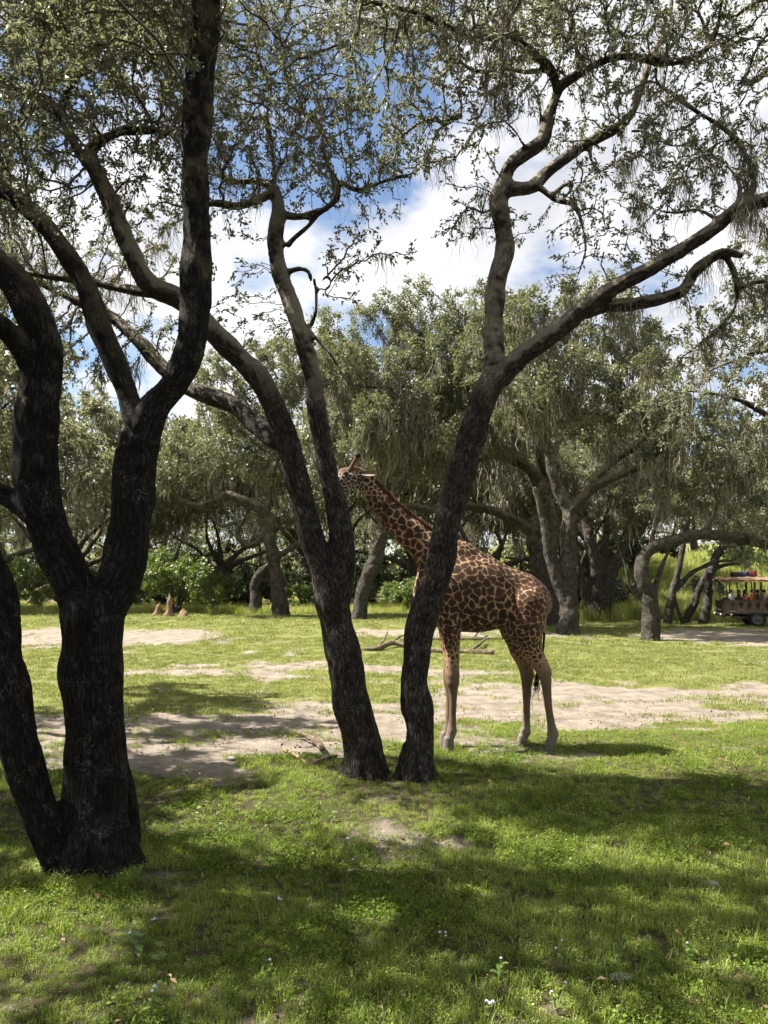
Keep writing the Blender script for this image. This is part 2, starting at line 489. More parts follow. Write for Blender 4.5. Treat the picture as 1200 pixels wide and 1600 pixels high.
gx = axis_pts(-420, 420, -12, 14, 0.16, 1.07)
gy = axis_pts(-60, 900, 3, 24, 0.14, 1.045)
GX, GY = np.meshgrid(gx, gy)
GZ = terrain(GX, GY)
nx, ny = len(gx), len(gy)
ii = (np.arange(ny - 1)[:, None] * nx + np.arange(nx - 1)[None, :]).ravel()
gV = np.stack([GX.ravel(), GY.ravel(), GZ.ravel()], -1)
gd = dirt_mask(GX, GY)
gV[:, 2] += (0.035 * fnoise(gV * np.array([3.0, 3.0, 0]), 3, 9) - 0.02) * gd
m, t, l = new_mat('ground'); b = principled(t, 0.95, 0.1)
tc = N(t, 'ShaderNodeTexCoord').outputs['Object']
da = attr(t, 'dirt').outputs['Fac']
n1 = noise(t, 2.3, 6, 0.65, tc); n2 = noise(t, 14, 5, 0.65, tc); n3 = noise(t, 0.5, 4, 0.5, tc); n4 = noise(t, 60, 3, 0.6, tc)
e = N(t, 'ShaderNodeMath', operation='MULTIPLY_ADD'); e.inputs[1].default_value = 0.5
l(n2.outputs[0], e.inputs[0]); l(da, e.inputs[2])
mk_r = ramp(t, [(0.50, (0, 0, 0)), (0.92, (1, 1, 1))]); l(e.outputs[0], mk_r.inputs[0])
sand = ramp(t, [(0.30, (0.10, 0.08, 0.058)), (0.43, (0.22, 0.182, 0.14)), (0.62, (0.37, 0.315, 0.25))]); l(n1.outputs[0], sand.inputs[0])
sand2 = mixrgb(t, 0.35, sand.outputs[0], mixrgb(t, n4.outputs[0], (0.075, 0.06, 0.042), (0.42, 0.365, 0.30)))
turf = ramp(t, [(0.28, (0.10, 0.10, 0.03)), (0.5, (0.165, 0.18, 0.05)), (0.72, (0.25, 0.25, 0.08))]); l(n2.outputs[0], turf.inputs[0])
turf2 = mixrgb(t, 0.4, turf.outputs[0], mixrgb(t, n3.outputs[0], (0.11, 0.15, 0.03), (0.27, 0.255, 0.09)))
soil = ramp(t, [(0.55, (0, 0, 0)), (0.72, (1, 1, 1))]); l(n1.outputs[0], soil.inputs[0])
turf3 = mixrgb(t, mixrgb(t, 1.0, soil.outputs[0], (0.5, 0.5, 0.5), 'MULTIPLY'), turf2, (0.14, 0.105, 0.05))
th_ = attr(t, 'thatch_shade').outputs['Fac']
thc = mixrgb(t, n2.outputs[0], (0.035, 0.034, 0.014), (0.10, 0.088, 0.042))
turf4 = mixrgb(t, th_, turf3, thc)  # near soil and thatch, with shade between the blades painted in
cc = mixrgb(t, mk_r.outputs[0], turf4, sand2); l(cc, b.inputs['Base Color'])
bp = N(t, 'ShaderNodeBump'); bp.inputs['Strength'].default_value = 1.0; bp.inputs['Distance'].default_value = 0.12
hh = mixrgb(t, 0.4, n2.outputs[0], n4.outputs[0]); l(hh, bp.inputs['Height']); l(bp.outputs[0], b.inputs['Normal'])
M['ground'] = m
ground = mk('ground', gV, np.stack([ii, ii + 1, ii + nx + 1, ii + nx], -1), M['ground'], None, {'dirt': gd, 'thatch_shade': 1 - sstep(10, 17, gV[:, 1])}, True)
ground['kind'] = 'structure'

# ------------------------------------------------------------------ tree builder
def limb_pts(trace):
    """rows (px, py, distance, width in px) -> (x, y, z, radius)"""
    q = np.array([t_[:2] for t_ in trace], float); g = np.gradient(q, axis=0) if len(q) > 1 else np.array([[0, 1.0]])
    th = np.arctan2(np.abs(g[:, 0]), np.abs(g[:, 1]))
    fs = 1 - (0.20 if trace[0][2] < 8.2 else 0.04) * np.sin(2 * th)          # traced widths are measured level; slanting limbs are slimmer
    return np.array([[*P(a, b_, d), 0.5 * w * f_ * d / FPX] for (a, b_, d, w), f_ in zip(trace, fs)])

def trunk_mesh(limbs, voxel, disp=0.010, rough_step=0.06, seed=0):
    """union of the limbs as one skin with bark relief"""
    mb = MB(); segA = []; segB = []; segR = []; segR2 = []; fr = []; al = []
    cls = []
    for li, c in enumerate(limbs):
        s = spline(c, rough_step)
        u = np.concatenate([[0], np.cumsum(np.linalg.norm(np.diff(s[:, :3], axis=0), axis=1))])
        q = np.stack([u * 1.7, np.full(len(u), li * 7.3 + seed), u * 0], -1)
        wob = np.stack([vnoise(q, 1), vnoise(q, 2), vnoise(q, 3)], -1) * (s[:, 3:4] * 0.20)
        wob *= np.clip(np.minimum(u, u[-1] - u) / 0.5, 0, 1)[:, None]
        s[:, :3] += wob
        s[:, 3] *= 1 + 0.10 * vnoise(q * 2.2, 4)
        off0 = 0.0; a0 = None
        if cls:
            pp = np.concatenate([q_[:, :3] for q_ in cls]); kk = np.linalg.norm(pp - s[0, :3], axis=1).argmin()
            off0 = allu[kk]; a0 = allA[kk]
        V, F, T, (d, A, B) = tube(s[:, :3], s[:, 3], 14, True, a0)
        mb.add(V, F, T)
        cls.append(s)
        allu = np.concatenate([allu, u + off0]) if li else u.copy(); allA = np.concatenate([allA, A]) if li else A.copy()
        ks = np.unique(np.concatenate([np.arange(0, len(s), 4), [len(s) - 1]]))
        segA.append(s[ks[:-1], :3]); segB.append(s[ks[1:], :3]); segR.append(s[ks[:-1], 3]); segR2.append(s[ks[1:], 3])
        fr.append(np.stack([A[ks[:-1]], B[ks[:-1]]], 1)); al.append(u[ks[:-1]] + off0)
    V = np.concatenate(mb.V); F = [np.concatenate(f) for f in mb.F.values()]
    me = mesh_data('tmp', V, F)
    o = add_obj('tmp', me)
    rm = o.modifiers.new('r', 'REMESH'); rm.mode = 'VOXEL'; rm.voxel_size = voxel; rm.adaptivity = 0
    sm = o.modifiers.new('s', 'SMOOTH'); sm.factor = 0.5; sm.iterations = 5
    dg = bpy.context.evaluated_depsgraph_get()
    m2 = bpy.data.meshes.new_from_object(o.evaluated_get(dg))
    bpy.data.objects.remove(o); bpy.data.meshes.remove(me)
    nv = len(m2.vertices)
    co = np.zeros(nv * 3, np.float32); m2.vertices.foreach_get('co', co); co = co.reshape(-1, 3).astype(float)
    nr = np.zeros(nv * 3, np.float32); m2.vertices.foreach_get('normal', nr); nr = nr.reshape(-1, 3).astype(float)
    nf = len(m2.polygons)
    li_ = np.zeros(len(m2.loops), np.int32); m2.loops.foreach_get('vertex_index', li_)
    lt = np.zeros(nf, np.int32); m2.polygons.foreach_get('loop_total', lt)
    faces = []
    st = np.concatenate([[0], np.cumsum(lt)[:-1]])
    for k in np.unique(lt):
        w = np.where(lt == k)[0]; faces.append(li_[st[w][:, None] + np.arange(k)[None, :]])
    bpy.data.meshes.remove(m2)
    a = np.concatenate(segA); bb = np.concatenate(segB); r1 = np.concatenate(segR); r2 = np.concatenate(segR2); fr = np.concatenate(fr); al = np.concatenate(al)
    ab = bb - a; l2 = (ab ** 2).sum(1) + 1e-12
    bc = np.zeros((nv, 3)); rad = np.zeros(nv); exc = np.zeros(nv)
    for s0 in range(0, nv, 4000):
        p = co[s0:s0 + 4000]
        ap = p[:, None, :] - a[None]
        h = np.clip((ap * ab[None]).sum(2) / l2[None], 0, 1)
        off = ap - h[..., None] * ab[None]
        dd = np.linalg.norm(off, axis=2) - (r1[None] + (r2 - r1)[None] * h)
        k = dd.argmin(1); rr = np.arange(len(p))
        of = off[rr, k]
        bc[s0:s0 + 4000, 0] = (of * fr[k, 0]).sum(1); bc[s0:s0 + 4000, 1] = (of * fr[k, 1]).sum(1)
        bc[s0:s0 + 4000, 2] = al[k] + h[rr, k] * np.sqrt(l2[k]); rad[s0:s0 + 4000] = r1[k]; exc[s0:s0 + 4000] = dd[rr, k]
    ridge = 1 - np.abs(fnoise(bc * np.array([24, 24, 6.0]), 2, 31)) * 2
    lump = fnoise(bc * np.array([5, 5, 2.6]), 2, 8)
    amp = np.minimum(disp, rad * 0.12)
    co += nr * (amp * (ridge - .5) + amp * 2.0 * lump - np.clip(np.median(exc), 0, .03))[:, None]
    return co, faces, bc, cls

def colonize(roots, root_r, attr_pts, step, kill, infl, rng, gnarl=0.35, up=0.05, iters=90):
    """space colonisation from the root nodes into the attraction points"""
    pos = [np.asarray(roots, float)]; par = [np.full(len(roots), -1)]
    n = len(roots)
    A = np.asarray(attr_pts, float)
    near = np.zeros(len(A), int); nd = np.full(len(A), 1e9)
    for s0 in range(0, len(roots), 400):
        d = np.linalg.norm(A[:, None] - roots[None, s0:s0 + 400], axis=2)
        k = d.argmin(1); dm = d[np.arange(len(A)), k]
        w = dm < nd; nd[w] = dm[w]; near[w] = k[w] + s0
    allpos = pos[0].copy(); alive = np.ones(len(A), bool)
    last_dir = np.zeros((n, 3))
    for it in range(iters):
        use = alive & (nd < infl)
        if not use.any(): break
        src, inv = np.unique(near[use], return_inverse=True)
        v = A[use] - allpos[near[use]]; v /= np.linalg.norm(v, axis=1)[:, None] + 1e-9
        D = np.zeros((len(src), 3)); np.add.at(D, inv, v)
        D /= np.linalg.norm(D, axis=1)[:, None] + 1e-9
        D = D + gnarl * rng.normal(size=D.shape) + 0.45 * last_dir[src]
        D[:, 2] += up
        D /= np.linalg.norm(D, axis=1)[:, None] + 1e-9
        new = allpos[src] + D * step
        pos.append(new); par.append(src)
        base = len(allpos); allpos = np.concatenate([allpos, new]); last_dir = np.concatenate([last_dir, D])
        ia = np.where(alive)[0]
        d = np.linalg.norm(A[ia][:, None] - new[None], axis=2)
        k = d.argmin(1); dm = d[np.arange(len(ia)), k]
        w = dm < nd[ia]; nd[ia[w]] = dm[w]; near[ia[w]] = k[w] + base
        alive &= nd > kill
    par = np.concatenate(par)
    return allpos, par

def branch_mesh(pos, par, nroot, tip_r, expo, max_r, k=5):
    n = len(pos)
    rp = np.zeros(n); ch = np.zeros(n, int); best = np.full(n, -1)
    for i in range(n - 1, nroot - 1, -1):
        if ch[i] == 0: rp[i] = tip_r ** expo
        p = par[i]
        rp[p] += rp[i]; ch[p] += 1
    rad = np.minimum(rp ** (1 / expo), max_r)
    for i in range(nroot, n):
        p = par[i]
        if p >= nroot and (best[p] < 0 or rp[i] > rp[best[p]]): best[p] = i
    i = np.arange(nroot, n)
    d = pos[i] - pos[par[i]]; d /= np.linalg.norm(d, axis=1)[:, None] + 1e-9
    dn = np.zeros((n, 3)); dn[i] = d
    hasb = best >= 0
    sm = dn.copy(); sm[hasb] += dn[best[hasb]]
    sm /= np.linalg.norm(sm, axis=1)[:, None] + 1e-9
    ref = np.array([0.31, 0.87, 0.38])
    def ring(p, dd, r):
        a = np.cross(dd, ref); a /= np.linalg.norm(a, axis=1)[:, None] + 1e-9
        b_ = np.cross(dd, a)
        th = np.arange(k) * 2 * math.pi / k
        return p[:, None] + r[:, None, None] * (a[:, None] * np.cos(th)[None, :, None] + b_[:, None] * np.sin(th)[None, :, None])
    R1 = ring(pos[i], sm[i], rad[i])
    main = best[par[i]] == i
    side = np.where(~main)[0]
    R2 = ring(pos[par[i[side]]], d[side], rad[i[side]] * 1.15)
    V = np.concatenate([R1.reshape(-1, 3), R2.reshape(-1, 3)])
    start = np.zeros(len(i), int)
    start[main] = (par[i[main]] - nroot) * k
    start[side] = len(i) * k + np.arange(len(side)) * k
    end = np.arange(len(i)) * k
    j = np.arange(k)[None]; j2 = (j + 1) % k
    F = np.stack([start[:, None] + j, start[:, None] + j2, end[:, None] + j2, end[:, None] + j], -1).reshape(-1, 4)
    return V, F, rad, ch

def rand_unit(n, rng):
    v = rng.normal(size=(n, 3)); return v / (np.linalg.norm(v, axis=1)[:, None] + 1e-9)

def leaves(base, dirs, length, width, rng, detailed, droop=0.0):
    """leaf blades: folded six-point blades (near) or kite quads (far)"""
    n = len(base)
    d = dirs + 0.9 * rand_unit(n, rng); d[:, 2] -= droop
    d /= np.linalg.norm(d, axis=1)[:, None] + 1e-9
    up = rand_unit(n, rng) + np.array([0, 0, 0.9])
    s = np.cross(d, up); s /= np.linalg.norm(s, axis=1)[:, None] + 1e-9
    nn = np.cross(s, d)
    Lh = (length * rng.uniform(0.65, 1.2, n))[:, None]; W = (width * rng.uniform(0.75, 1.2, n))[:, None]
    if detailed:
        fold = 0.30 * W
        v = np.stack([base, base + d * Lh * .52 + s * W * .56 + nn * fold, base + d * Lh - nn * Lh * .08, base + d * Lh * .48 - s * W * .56 + nn * fold], 1)
        o = np.arange(n)[:, None] * 4
        F = np.concatenate([o + np.array([[0, 1, 2]]), o + np.array([[0, 2, 3]])])
        rep = 2
    else:
        v = np.stack([base, base + d * Lh * rng.uniform(.3, 1, n)[:, None] + s * W * .8, base + d * Lh - s * W * .3], 1)
        o = np.arange(n)[:, None] * 3
        F = o + np.array([[0, 1, 2]]); rep = 1
    return v.reshape(-1, 3), F, rep

def moss_mesh(pts, rng, per, lens, width, spread, segs=4):
    """hanging strands in clumps from the given points"""
    n = len(pts) * per
    base = np.repeat(pts, per, 0) + rng.normal(size=(n, 3)) * np.array([spread, spread, spread * 0.4])
    cl = np.repeat(rng.uniform(lens[0], lens[1], len(pts)) * rng.uniform(0.5, 1, len(pts)), per)
    ln = cl * rng.uniform(0.15, 1.15, n)
    th = rng.uniform(0, math.pi, n)
    s = np.stack([np.cos(th), np.sin(th), np.zeros(n)], -1)
    w = width * rng.uniform(0.5, 1.4, n)
    off = np.zeros((n, 3)); V = []
    for k in range(segs + 1):
        t = k / segs
        p = base + off; p[:, 2] -= ln * t
        ww = (w * (1 - 0.8 * t) * (0.75 + 0.5 * (k % 2)))[:, None]
        V.append(p - s * ww / 2); V.append(p + s * ww / 2)
        off = off + rng.normal(size=(n, 3)) * np.array([1, 1, 0.6]) * (ln * 0.085)[:, None]
    V = np.stack(V, 1)
    o = np.arange(n)[:, None] * (2 * segs + 2)
    F = np.concatenate([o + np.array([[2 * k, 2 * k + 1, 2 * k + 3, 2 * k + 2]]) for k in range(segs)])
    tint = np.tile(np.clip(rng.normal(0.45, 0.22, n), 0, 1), segs)
    return V.reshape(-1, 3), F, tint

def clump(blobs, rng, n=9, lo=.26, hi=.48):
    """break round masses into smaller clumps with gaps between"""
    out = []
    for c, r in blobs:
        r = np.asarray(r, float) * np.ones(3)
        for v in rand_unit(n, rng) * (rng.uniform(0, 1, n) ** (1 / 2.2))[:, None]:
            out.append((np.asarray(c) + v * r * .9, r * rng.uniform(lo, hi)))
    return out
def blob_pts(blobs, dens, rng):
    out = []
    for c, r in blobs:
        r = np.asarray(r, float) * np.ones(3)
        k = max(4, int(4.19 * r.prod() * dens))
        v = rand_unit(k, rng) * (rng.uniform(0, 1, k) ** (1 / 2.6))[:, None]
        out.append(np.asarray(c) + v * r)
    return np.concatenate(out)

def build_tree(name, label, base, limbs, blobs, bark, leafm, mossm, seed, voxel=0.03, disp=0.01, near=True,
               dens=26, step=0.13, kill=0.24, infl=4.0, leaf=(0.072, 0.027), nleaf=9, tip_r=0.0035, max_r=0.06,
               moss_n=60, moss=(30, (0.25, 1.0), 0.010, 0.055), moss_tips=False, gnarl=0.35, group=None, droop=0.15, root_from=0.35, keep=None,
               cat='tree', leaf_depth=3, extra_moss=None, clumps=None, roots=0):
    rng = np.random.default_rng(seed)
    base = np.asarray(base, float)
    root = thing(name, label, cat, tuple(base), group)
    rt = []
    for k in range(roots):          # root flare
        a = 2 * math.pi * (k + rng.uniform(-.25, .25)) / roots; r0 = limbs[0][1, 3]
        dv = np.array([math.cos(a), math.sin(a), 0])
        L_ = rng.uniform(.30, .62) * r0
        rt.append(np.array([[*(base + dv * r0 * .35 + [0, 0, .42]), r0 * .40], [*(base + dv * r0 * .72 + [0, 0, .13]), r0 * .38], [*(base + dv * (r0 * .9 + L_ * .4) + [0, 0, .0]), r0 * .24], [*(base + dv * (r0 + L_) + [0, 0, -.07]), r0 * .12]]))
    co, faces, bc, cls = trunk_mesh(limbs + rt, voxel, disp, 0.06 if near else 0.25, seed)
    if rt: cls = cls[:len(limbs)]
    mk('trunk', co - base, faces, bark, root, {'barkco': bc}, True)
    if not blobs:
        return root
    rts = []
    for s in cls:
        k0 = int(len(s) * root_from) if len(cls) > 1 else 0
        rts.append(s[k0::(2 if near else 1), :3])
    rts = np.concatenate(rts)
    if clumps: blobs = clump(blobs, rng, *clumps)
    A = blob_pts(blobs, dens, rng)
    if keep is not None: A = A[keep(A)]
    pos, par = colonize(rts, None, A, step, kill, infl, rng, gnarl)
    nr = len(rts)
    if len(pos) > nr:
        V, F, rad, ch = branch_mesh(pos, par, nr, tip_r, 2.0 if near else 2.25, max_r, 5 if near else 4)
        bcb = (V - base) * np.array([1, 1, 1])
        mk('branchwork', V - base, F, M['twig'] if near else bark, root, {'barkco': bcb}, True)['kind'] = 'stuff'
        # distance to the nearest tip, in steps
        n = len(pos); dep = np.full(n, 99)
        for i in range(n - 1, nr - 1, -1):
            if ch[i] == 0: dep[i] = 0
            p = par[i]; dep[p] = min(dep[p], dep[i] + 1)
        tip = np.where((dep <= leaf_depth) & (np.arange(n) >= nr))[0]
        cnt = rng.poisson(nleaf * np.where(dep[tip] == 0, 2.3, 0.7))
        rep = np.repeat(tip, cnt)
        dd = pos[rep] - pos[par[rep]]
        f = rng.uniform(0, 1.15, len(rep))[:, None]
        b0 = pos[par[rep]] + dd * f + rng.normal(size=(len(rep), 3)) * step * (0.2 if near else 0.42)
        dn = dd / (np.linalg.norm(dd, axis=1)[:, None] + 1e-9)
        V, F, rp = leaves(b0, dn, leaf[0], leaf[1], rng, near, droop)
        # tint follows the spray the leaf belongs to, with a spread of its own
        tn = np.clip(0.48 + 0.28 * fnoise(b0 * (1.1 if near else 0.45), 2, seed) + rng.normal(0, 0.17, len(rep)), 0, 1)
        c = mk('crown', V - base, F, leafm, root, {'tint': np.tile(tn, rp)}); c['kind'] = 'stuff'
        if moss_n:
            ok = np.where((np.arange(n) >= nr) & (rad > tip_r * 1.3))[0]
            sel = rng.choice(ok, min(moss_n, len(ok)), replace=False)
            mp = pos[sel]
            if extra_moss is not None: mp = np.concatenate([mp, extra_moss])
            V, F, tn = moss_mesh(mp, rng, *moss)
            c = mk('hanging_moss', V - base, F, mossm, root, {'tint': tn}); c['kind'] = 'stuff'
    return root

def B(px, py, d, r, ry=None, rz=None):
    return (P(px, py, d), (r, ry or r, rz or r))
def BW(x, y, z, r, ry=None, rz=None):
    return (np.array([x, y, z], float), (r, ry or r, rz or r))

# ------------------------------------------------------------------ the three near oaks
def sink(limb, dz=0.25):
    l0 = limb.copy(); ext = l0[0].copy(); ext[2] -= dz; ext[3] *= 1.05
    return np.concatenate([[ext], l0])

# left oak, nearest
d1 = 7.15
T1 = [
    sink(limb_pts([(150, 1340, d1, 115.2), (150, 1300, d1, 100.8), (150, 1200, d1, 97.2), (148, 1080, d1, 93.6), (142, 990, d1, 97.2), (141, 950, d1, 92), (142, 925, d1, 60)])),
    limb_pts([(138, 995, d1, 60), (121, 938, d1, 74), (95, 882, d1, 72), (74, 826, d1 - .05, 70), (58, 770, d1 - .1, 68.4), (52, 700, d1 - .1, 66.6), (62, 620, d1 - .1, 64.8), (66, 550, d1 - .1, 66.6), (48, 480, d1 - .2, 63), (8, 420, d1 - .3, 59.4), (-60, 370, d1 - .5, 54), (-140, 280, d1 - .7, 45), (-190, 150, d1 - .9, 36), (-200, -60, d1 - 1.0, 25.2)]),
    limb_pts([(60, 590, d1 - .1, 50.4), (30, 540, d1 - .3, 45), (-10, 500, d1 - .5, 43.2), (-80, 470, d1 - .9, 37.8), (-200, 420, d1 - 1.4, 30.6)]),
    limb_pts([(148, 995, d1, 60), (167, 938, d1, 74), (191, 880, d1 + .05, 72), (206, 805, d1 + .1, 72), (214, 740, d1 + .1, 68.4), (222, 690, d1 + .1, 68.4), (238, 640, d1 + .1, 61.2), (272, 600, d1 + .1, 55.8), (297, 540, d1 + .1, 54), (309, 460, d1 + .1, 50.4), (306, 360, d1 + .1, 46.8), (303, 250, d1 + .1, 46.8), (310, 150, d1 + .1, 50.4), (320, 60, d1 + .1, 54), (325, -20, d1 + .1, 52.2), (310, -140, d1, 41.4), (270, -320, d1 - .3, 30.6)]),
    limb_pts([(218, 680, d1 + .1, 45), (205, 640, d1 + .15, 41.4), (180, 575, d1 + .2, 41.4), (152, 500, d1 + .3, 42.3), (122, 425, d1 + .4, 41.4), (85, 365, d1 + .5, 39.6), (45, 325, d1 + .6, 37.8), (-10, 285, d1 + .7, 36), (-90, 240, d1 + .8, 30.6), (-160, 150, d1 + .9, 23.4)]),
    sink(limb_pts([(98, 1340, d1 - .1, 68.4), (78, 1300, d1 - .15, 64.8), (52, 1230, d1 - .2, 66.6), (28, 1150, d1 - .3, 66.6), (12, 1060, d1 - .35, 63), (4, 980, d1 - .4, 61.2), (-6, 905, d1 - .45, 59.4), (-40, 820, d1 - .6, 52.2), (-90, 700, d1 - .8, 45), (-130, 520, d1 - 1.1, 36), (-140, 300, d1 - 1.4, 25.2)])),
    sink(limb_pts([(198, 1312, d1 + .55, 41.4), (196, 1260, d1 + .6, 37.8), (186, 1200, d1 + .6, 34.2), (178, 1155, d1 + .6, 32.4), (160, 1100, d1 + .5, 30.6), (148, 1040, d1 + .3, 32.4)])),
    limb_pts([(52, 800, d1 - .1, 48.6), (28, 785, d1 - .05, 41.4), (2, 770, d1, 37.8), (-60, 740, d1, 32.4), (-150, 690, d1, 25.2)]),
    limb_pts([(322, -60, d1 + .1, 30.6), (380, -140, d1 - .2, 23.4), (450, -260, d1 - .5, 16.2)]),
]
T1_blobs = [
    B(40, -40, 7.0, 1.0), B(150, -60, 7.2, 1.1), B(290, -180, 6.8, 1.2), B(-60, 150, 7.0, .9), B(-120, 300, 6.6, .9),
    BW(-5.4, 6.2, 6.6, 1.5, 1.4, 0.8), BW(-3.6, 5.2, 7.6, 1.6, 1.5, 0.8), BW(-5.8, 8.2, 7.4, 1.4, 1.3, 0.8), BW(-2.0, 6.2, 8.6, 1.4, 1.4, .8),
    BW(-6.8, 5.0, 6.4, 1.4, 1.3, 0.7), BW(-4.6, 4.2, 7.0, 1.3, 1.1, 0.7), BW(-3.2, 8.4, 9.3, 1.5, 1.3, .8), BW(-5.2, 6.9, 8.8, 1.4, 1.3, .7),
    BW(-0.7, 5.2, 8.1, 1.1, 1.2, 0.7), BW(-7.2, 6.8, 8.0, 1.4, 1.4, .8),
]
base1 = P(150, 1340, d1); base1[2] = gz(base1[0], base1[1])
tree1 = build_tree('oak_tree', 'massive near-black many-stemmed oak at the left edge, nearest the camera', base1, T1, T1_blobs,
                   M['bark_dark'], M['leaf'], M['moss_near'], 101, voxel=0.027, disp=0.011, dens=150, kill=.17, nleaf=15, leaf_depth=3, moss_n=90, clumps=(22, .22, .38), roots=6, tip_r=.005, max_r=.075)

# middle oak, the giraffe's muzzle behind its stem
d2 = 10.5
T2 = [
    sink(limb_pts([(569, 1198, d2, 68.4), (563, 1160, d2, 58.9), (552, 1100, d2, 57), (538, 1040, d2, 55.1), (524, 980, d2, 53.2), (517, 940, d2, 55.1), (515, 915, d2, 43.7)])),
    limb_pts([(516, 960, d2, 34.2), (509, 920, d2, 41.8), (498, 880, d2, 39.9), (482, 820, d2, 39.9), (468, 770, d2, 39.9), (450, 710, d2 - .1, 41.8), (432, 650, d2 - .1, 39.9), (410, 600, d2 - .2, 38), (376, 560, d2 - .2, 36.1), (338, 520, d2 - .3, 36.1), (284, 468, d2 - .4, 36.1), (232, 440, d2 - .5, 34.2), (200, 385, d2 - .5, 31.3), (172, 315, d2 - .6, 29.4), (146, 265, d2 - .6, 24.7), (142, 232, d2 - .6, 20.9), (180, 207, d2 - .7, 18.1), (225, 202, d2 - .8, 16.1), (262, 210, d2 - .9, 12.3)]),
    limb_pts([(522, 965, d2, 34.2), (530, 920, d2 + .05, 41.8), (536, 860, d2 + .1, 41.8), (528, 800, d2 + .1, 38), (512, 740, d2 + .1, 32.3), (498, 660, d2 + .15, 29.4), (486, 580, d2 + .2, 29.4), (470, 520, d2 + .2, 28.5), (452, 465, d2 + .3, 28.5), (434, 420, d2 + .3, 28.5), (430, 375, d2 + .3, 25.6), (436, 330, d2 + .3, 23.8), (428, 292, d2 + .3, 19)]),
    limb_pts([(436, 690, d2, 36.1), (400, 665, d2 + .3, 30.4), (360, 632, d2 + .6, 28.5), (310, 615, d2 + .9, 28.5), (262, 578, d2 + 1.2, 26.6), (215, 530, d2 + 1.4, 22.8), (170, 492, d2 + 1.6, 19), (120, 470, d2 + 1.8, 15.2), (60, 440, d2 + 2, 11.4)]),
    limb_pts([(290, 480, d2 - .3, 22.8), (250, 462, d2 - .1, 17.1), (200, 452, d2 + .1, 15.2), (140, 440, d2 + .3, 13.3), (70, 430, d2 + .5, 11.4), (0, 420, d2 + .7, 8.5)]),
    limb_pts([(152, 275, d2 - .6, 19), (120, 230, d2 - .5, 17.1), (96, 180, d2 - .4, 19), (66, 150, d2 - .3, 15.2), (30, 138, d2 - .2, 13.3), (-30, 128, d2, 11.4)]),
    limb_pts([(92, 180, d2 - .4, 15.2), (108, 140, d2 - .5, 12.3), (130, 110, d2 - .6, 11.4), (165, 95, d2 - .7, 9.5), (160, 50, d2 - .7, 7.6), (170, -20, d2 - .7, 5.7)]),
    limb_pts([(130, 100, d2 - .6, 7.6), (100, 75, d2 - .6, 7.6), (60, 55, d2 - .6, 7.6), (35, 25, d2 - .6, 8.5), (10, -20, d2 - .6, 7.6)]),
    limb_pts([(60, 150, d2 - .3, 8.5), (55, 105, d2 - .3, 6.6), (35, 70, d2 - .3, 5.7)]),
    limb_pts([(430, 295, d2 + .3, 17.1), (405, 312, d2 + .2, 14.2), (370, 322, d2 + .1, 13.3), (335, 318, d2, 11.4), (300, 330, d2 - .1, 7.6)]),
    limb_pts([(425, 290, d2 + .3, 14.2), (400, 283, d2 + .5, 12.3), (360, 283, d2 + .7, 10.4), (330, 265, d2 + .9, 8.5), (300, 255, d2 + 1, 5.7)]),
    limb_pts([(436, 335, d2 + .3, 15.2), (470, 338, d2 + .2, 13.3), (505, 328, d2 + .1, 12.3), (528, 308, d2 + .1, 11.4), (530, 285, d2, 9.5), (560, 297, d2, 8.5), (600, 283, d2 - .1, 7.6), (650, 270, d2 - .2, 4.8)]),
    limb_pts([(528, 305, d2 + .1, 8.5), (510, 245, d2 + .2, 7.6), (500, 200, d2 + .3, 7.6), (478, 178, d2 + .3, 7.6), (455, 140, d2 + .4, 6.6), (440, 90, d2 + .4, 5.7), (428, 40, d2 + .5, 3.8)]),
    limb_pts([(430, 280, d2 + .3, 7.6), (425, 230, d2 + .4, 6.6), (418, 180, d2 + .4, 6.6), (424, 140, d2 + .5, 6.6), (408, 100, d2 + .5, 6.6), (400, 60, d2 + .5, 5.7), (412, 10, d2 + .6, 4.8)]),
    limb_pts([(448, 385, d2 + .3, 11.4), (462, 370, d2 + .3, 9.5), (480, 355, d2 + .2, 8.5), (498, 335, d2 + .2, 7.6)]),
    # dead hooked spur on the right of the stem
    limb_pts([(486, 510, d2 + .2, 8.5), (494, 485, d2 + .1, 8.5), (494, 455, d2 + .1, 7.6), (490, 435, d2 + .1, 7.6)]),
    limb_pts([(494, 450, d2 + .1, 5.7), (510, 452, d2, 5.7), (517, 440, d2, 5.7), (512, 430, d2, 5.7), (502, 440, d2, 4.8)]),
    limb_pts([(450, 425, d2 + .3, 10.4), (468, 420, d2 + .2, 9.5), (482, 424, d2 + .2, 8.5), (486, 440, d2 + .2, 6.6)]),
    limb_pts([(478, 510, d2 + .2, 8.5), (500, 535, d2 + .1, 8.5), (515, 550, d2, 8.5), (528, 572, d2, 6.6), (545, 598, d2 - .1, 5.7), (575, 605, d2 - .2, 4.8), (620, 604, d2 - .3, 2.8)]),
]
